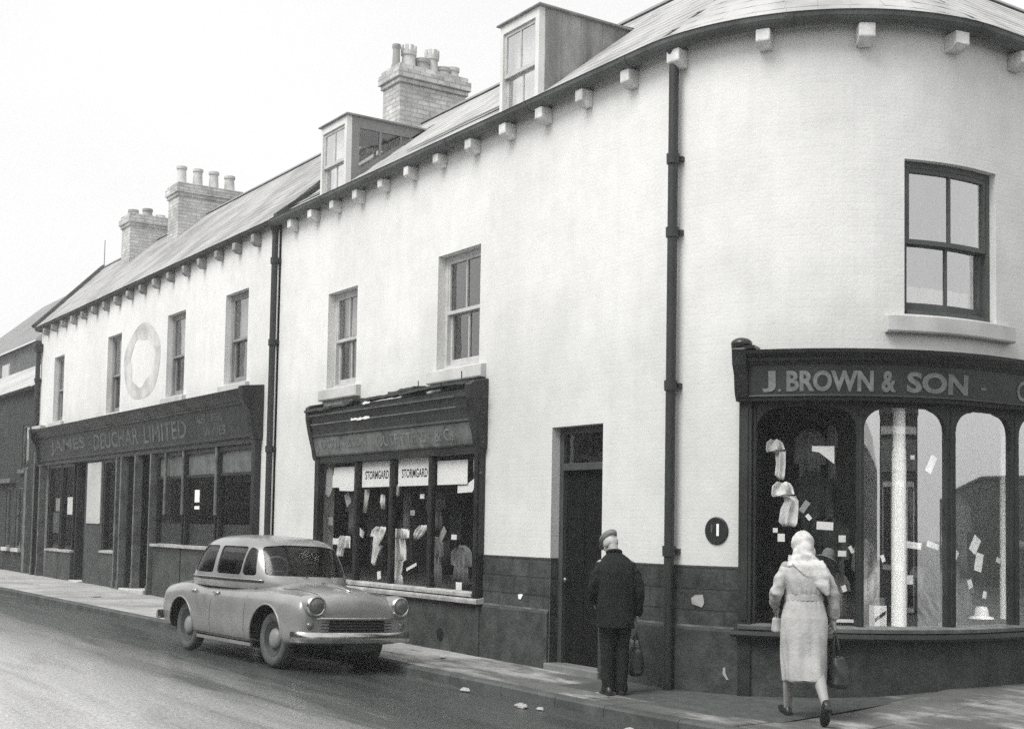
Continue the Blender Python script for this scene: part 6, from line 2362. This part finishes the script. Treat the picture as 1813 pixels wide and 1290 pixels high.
# middle shop
DMd = -.12
GM = 'price cards in the middle shop window'
for (lab, u, z, w, h, t, m) in (
    ('grey ticket leaning left, highest in the first pane of middle shop', -17.32, 1.97, .15, .20, -30, M_CARDG),
    ('pale disc ticket high in the third pane of middle shop', -15.12, 1.99, .11, .06, 0, M_CARD),
    ('grey disc ticket below the pale disc in middle shop', -15.37, 1.77, .12, .07, 0, M_CARDG),
    ('grey card against the left end of middle shop window', -17.93, 1.64, .26, .12, 0, M_CARDG),
    ('white square ticket just above the parked car roof', -17.70, 1.34, .16, .09, 0, M_CARD),
    ('white card tilted down to the right in the second pane of middle shop', -16.92, 1.50, .30, .10, 22, M_CARD),
    ('grey ticket leaning right in the fourth pane of middle shop', -14.57, 1.49, .10, .20, 40, M_CARDG),
    ('small white ticket nearest the right end of middle shop', -14.28, 1.46, .13, .065, 0, M_CARD),
    ('small grey round ticket beside the leaning card in the fourth pane', -14.84, 1.54, .10, .065, 0, M_CARDG),
    ('thin white ticket low beside the hanging long underwear', -15.37, 1.04, .28, .04, -18, M_CARD),
    ('white low ticket standing on the bed at the right end of middle shop', -14.14, .84, .14, .10, 0, M_CARD),
    ('small low ticket under the draped vest in middle shop', -16.29, .89, .10, .11, -10, M_CARD)):
    card('price_card', lab, 'price card', u, z, w, h, t, DMd, m, group=GM)
for i, (nm, lab, u, z, pr) in enumerate((
    ('tie', 'pale tie hanging under the left lettered card', -16.74, 2.10, [(0, -.05, .10), (-.15, -.06, .05), (-.33, -.08, .0)]),
    ('tie', 'short pale tie right of the first tie in middle shop', -16.24, 2.02, [(0, -.03, .04), (-.1, -.05, .05), (-.2, -.01, .06)]),
    ('tie', 'narrow pale tie under the right lettered card', -15.79, 2.16, [(0, -.03, .03), (-.15, -.04, .03), (-.16, -.03, .02)]),
    ('vest', 'pale vest draped low beside the car roof in middle shop', -17.43, 1.42, [(0, -.08, .17), (-.05, -.16, .18), (-.16, -.17, .19), (-.17, -.17, .03), (-.27, -.21, -.03), (-.30, -.16, -.05)]),
    ('vest', 'pale vest draped over a stand in the second pane', -16.34, 1.57, [(0, -.06, .19), (-.05, -.18, .20), (-.13, -.24, .15), (-.14, -.17, .16), (-.26, -.16, .04), (-.27, -.17, .14), (-.40, -.17, .0), (-.50, -.18, -.06), (-.54, -.12, -.08)]),
    ('underwear', 'long white underwear hanging full length beside the central mullion', -15.72, 1.55, [(0.0, -.20, .16), (-.02, -.20, .24), (-.12, -.18, .25), (-.13, -.17, .14), (-.3, -.16, .20), (-.42, -.17, .21), (-.44, -.17, .12), (-.60, -.19, .08), (-.62, -.19, .06), (-.66, -.20, .12), (-.76, -.20, .12)]),
    ('shirt', 'white shirt folded slantwise in the third pane of middle shop', -15.18, 1.60, [(0, .02, .18), (-.06, -.10, .18), (-.12, -.15, .10), (-.18, -.14, -.02)]))):
    cloth(nm, lab, nm, u, z, pr, DMd, M_CLOTH, folds=2.6, seed=40 + i)
for i, (lab, u) in enumerate((('dark jacket at the back of the first pane of middle shop', -17.3), ('dark coat at the back of the second pane of middle shop', -16.3), ('dark coat at the back of the third pane of middle shop', -15.2), ('dark jacket at the back of the fourth pane of middle shop', -14.2))):
    cloth('garment', lab, 'garment', u, 1.9, [(0, -.06, .06), (-.04, -.2, .2), (-.12, -.29, .29), (-.48, -.31, .32), (-.49, -.20, .20), (-.95, -.24, .24)], -.6, M_CLOTHD, folds=2, seed=60 + i)
for i, (lab, u, z, w, h, m, dd) in enumerate((
    ('grey jersey hung behind the left end of middle shop window', -17.75, 2.05, .34, .6, M_CLOTHG, -.42), ('grey scarf hanging behind the second tie', -16.0, 2.1, .16, .8, M_CLOTHG, -.38),
    ('grey pullover hung high in the third pane', -15.3, 2.08, .40, .55, M_CLOTHG, -.45), ('grey trousers hung low right of the white underwear', -15.1, 1.45, .30, .62, M_CLOTHG, -.34),
    ('grey shirt stretched low in the fourth pane', -14.5, 1.35, .42, .45, M_CLOTHG, -.36), ('grey muffler hanging at the right end of middle shop', -13.95, 2.0, .14, .75, M_CLOTHG, -.40))):
    cloth('garment', lab, 'garment', u, z, [(0, -w * .12, w * .12), (-.03, -w * .36, w * .36), (-.09, -w * .62, w * .58), (-.26, -w * .68, w * .64), (-.27, -w * .42, w * .40), (-h * .7, -w * .40, w * .42), (-h, -w * .46, w * .44)], dd, m, folds=3, seed=80 + i)
# cards along the top of the middle window
for (nm, lab, u0, u1, z0, z1, tx) in (
    ('showcard', 'torn blank white showcard at the top left of middle shop window', -17.66, -16.86, 2.12, 2.44, None),
    ('showcard', 'white showcard lettered STORMGARD, left of two in middle shop window', -16.70, -15.80, 2.13, 2.49, 'STORMGARD'),
    ('showcard', 'white showcard lettered STORMGARD, right of two in middle shop window', -15.63, -14.73, 2.13, 2.50, 'STORMGARD'),
    ('showcard', 'plain white showcard at the top right of middle shop window', -14.58, -13.84, 2.13, 2.44, None)):
    q = MB()
    if tx or 'plain' in lab:
        q.fbox(u0, u1, z0, z1, -.032, -.026)
    else:
        q.loft([[fm(a, z, d) for a, z in ((u0, z0 + .02), (u0 + .22, z0 + .02), (u0 + .25, z0 - .03), (u1 - .12, z0 - .04), (u1 - .06, z0), (u1, z0), (u1, z1), (u0 + .05, z1), (u0 + .03, z1 - .1), (u0, z1 - .14))] for d in (-.032, -.026)])
    c = tag(link(nm, q, M_CARD), lab, 'showcard', 'showcards along the top of middle shop window')
    if tx:
        link('lettering', text_mb(tx, u0 + .10, u1 - .10, z0 + .11, z0 + .23, -.0258, bold=.02, th=.001), M_INK, c, kind='stuff')
q = MB()
q.loft([[fm(a, z, d) for a, z in ((-14.1, 2.02), (-13.75, 2.03), (-13.62, 2.18), (-13.70, 2.2), (-13.9, 2.12), (-14.1, 2.12))] for d in (-.05, -.045)])
tag(link('paper_scrap', q, M_CARD), 'curled white paper sagging below the right showcard of middle shop', 'paper')
q = MB()
q.tube([fm(-13.63, 2.14, -.03), fm(-13.60, 2.3, .0), fm(-13.66, 2.47, -.03)], [.02, .035, .03], 8)
tag(link('rolled_blind', q, M_TRIM, smooth=True), 'rolled grey paper upright in the top right corner of middle shop window', 'paper roll')
q = MB()
q.loft([[fm(a, z, d) for a, z in ((-17.92, 2.05), (-17.80, 2.0), (-17.70, 2.1), (-17.69, 2.4), (-17.78, 2.46), (-17.90, 2.42))] for d in (-.05, -.04)])
tag(link('paper_scrap', q, M_CARDG), 'curling grey paper beside the torn left showcard of middle shop', 'paper')

# scraps on the black dado and litter in the road
def scrap_wall(lab, u, z, pts, d, m):
    q = MB()
    q.loft([[fm(u + a, z + b_, d + .004 + .006 * abs(sin(i * 2.1)) * k) for i, (a, b_) in enumerate(pts)] for k in (0, 1)])
    return tag(link('bill_scrap', q, m), lab, 'torn bill')
scrap_wall('torn white bill pasted on the black dado beside the downpipe', sW(.61), .92, [(-.07, -.035), (.05, -.065), (.075, -.02), (.055, .06), (-.03, .055), (-.075, .02)], .010, M_CARDG)
scrap_wall('small flake of white paper on the black dado left of the doorway', -12.57, .80, [(-.03, -.03), (.02, -.035), (.07, .02), (.03, .03), (-.03, .02)], .010, M_CARD)
scrap_wall('white crescent of torn paper low on the black plinth by the corner shop', sW(.93), .24, [(-.03, .05), (-.005, .06), (.0, .0), (.03, -.06), (.01, -.06), (-.03, -.01)], .037, M_CARDG)
rnd = random.Random(5)
for lab, x, y, s_ in (('scrap of white paper lying on the pavement right of the car', -13.4, -.55, .05), ('crumpled white paper in the gutter right of the car', -11.35, -1.50, .07), ('crumpled white wrapper in the gutter in front of the doorway', -10.15, -1.62, .08), ('white paper ball in the gutter near the bottom edge', -8.55, -1.62, .06), ('small white scrap beside the gutter wrapper', -9.95, -1.55, .05)):
    q = MB()
    z = max(road_z(x, y) + .008, pav_z(x, y) + .012 if y > kerb_y(x) else -9)
    V = []
    for r_, h in ((1.0, 0), (1.1, .18), (.7, .42), (.2, .5)):
        V.append([Vector((x + s_ * r_ * cos(2 * pi * k / 9) * rnd.uniform(.7, 1.2), y + s_ * .6 * r_ * sin(2 * pi * k / 9) * rnd.uniform(.7, 1.2), z + s_ * h * rnd.uniform(.6, 1.2))) for k in range(9)])
    q.loft(V)
    tag(link('litter', q, M_LITT), lab, 'litter')

# thin coal-smoke haze over the street
q = MB(); q.box(-236, 236, -236, 236, -1.4, 16.5)
hz = link('haze', q, [], kind='stuff')
hm = bpy.data.materials.new('haze')
hm.use_nodes = True
hm.node_tree.nodes.clear()
ho = hm.node_tree.nodes.new('ShaderNodeOutputMaterial')
hv = hm.node_tree.nodes.new('ShaderNodeVolumePrincipled')
hv.inputs['Color'].default_value = (.95, .96, .955, 1)
hv.inputs['Density'].default_value = 0.0024
hv.inputs['Anisotropy'].default_value = 0.3
hm.node_tree.links.new(hv.outputs[0], ho.inputs['Volume'])
hz.data.materials.append(hm)
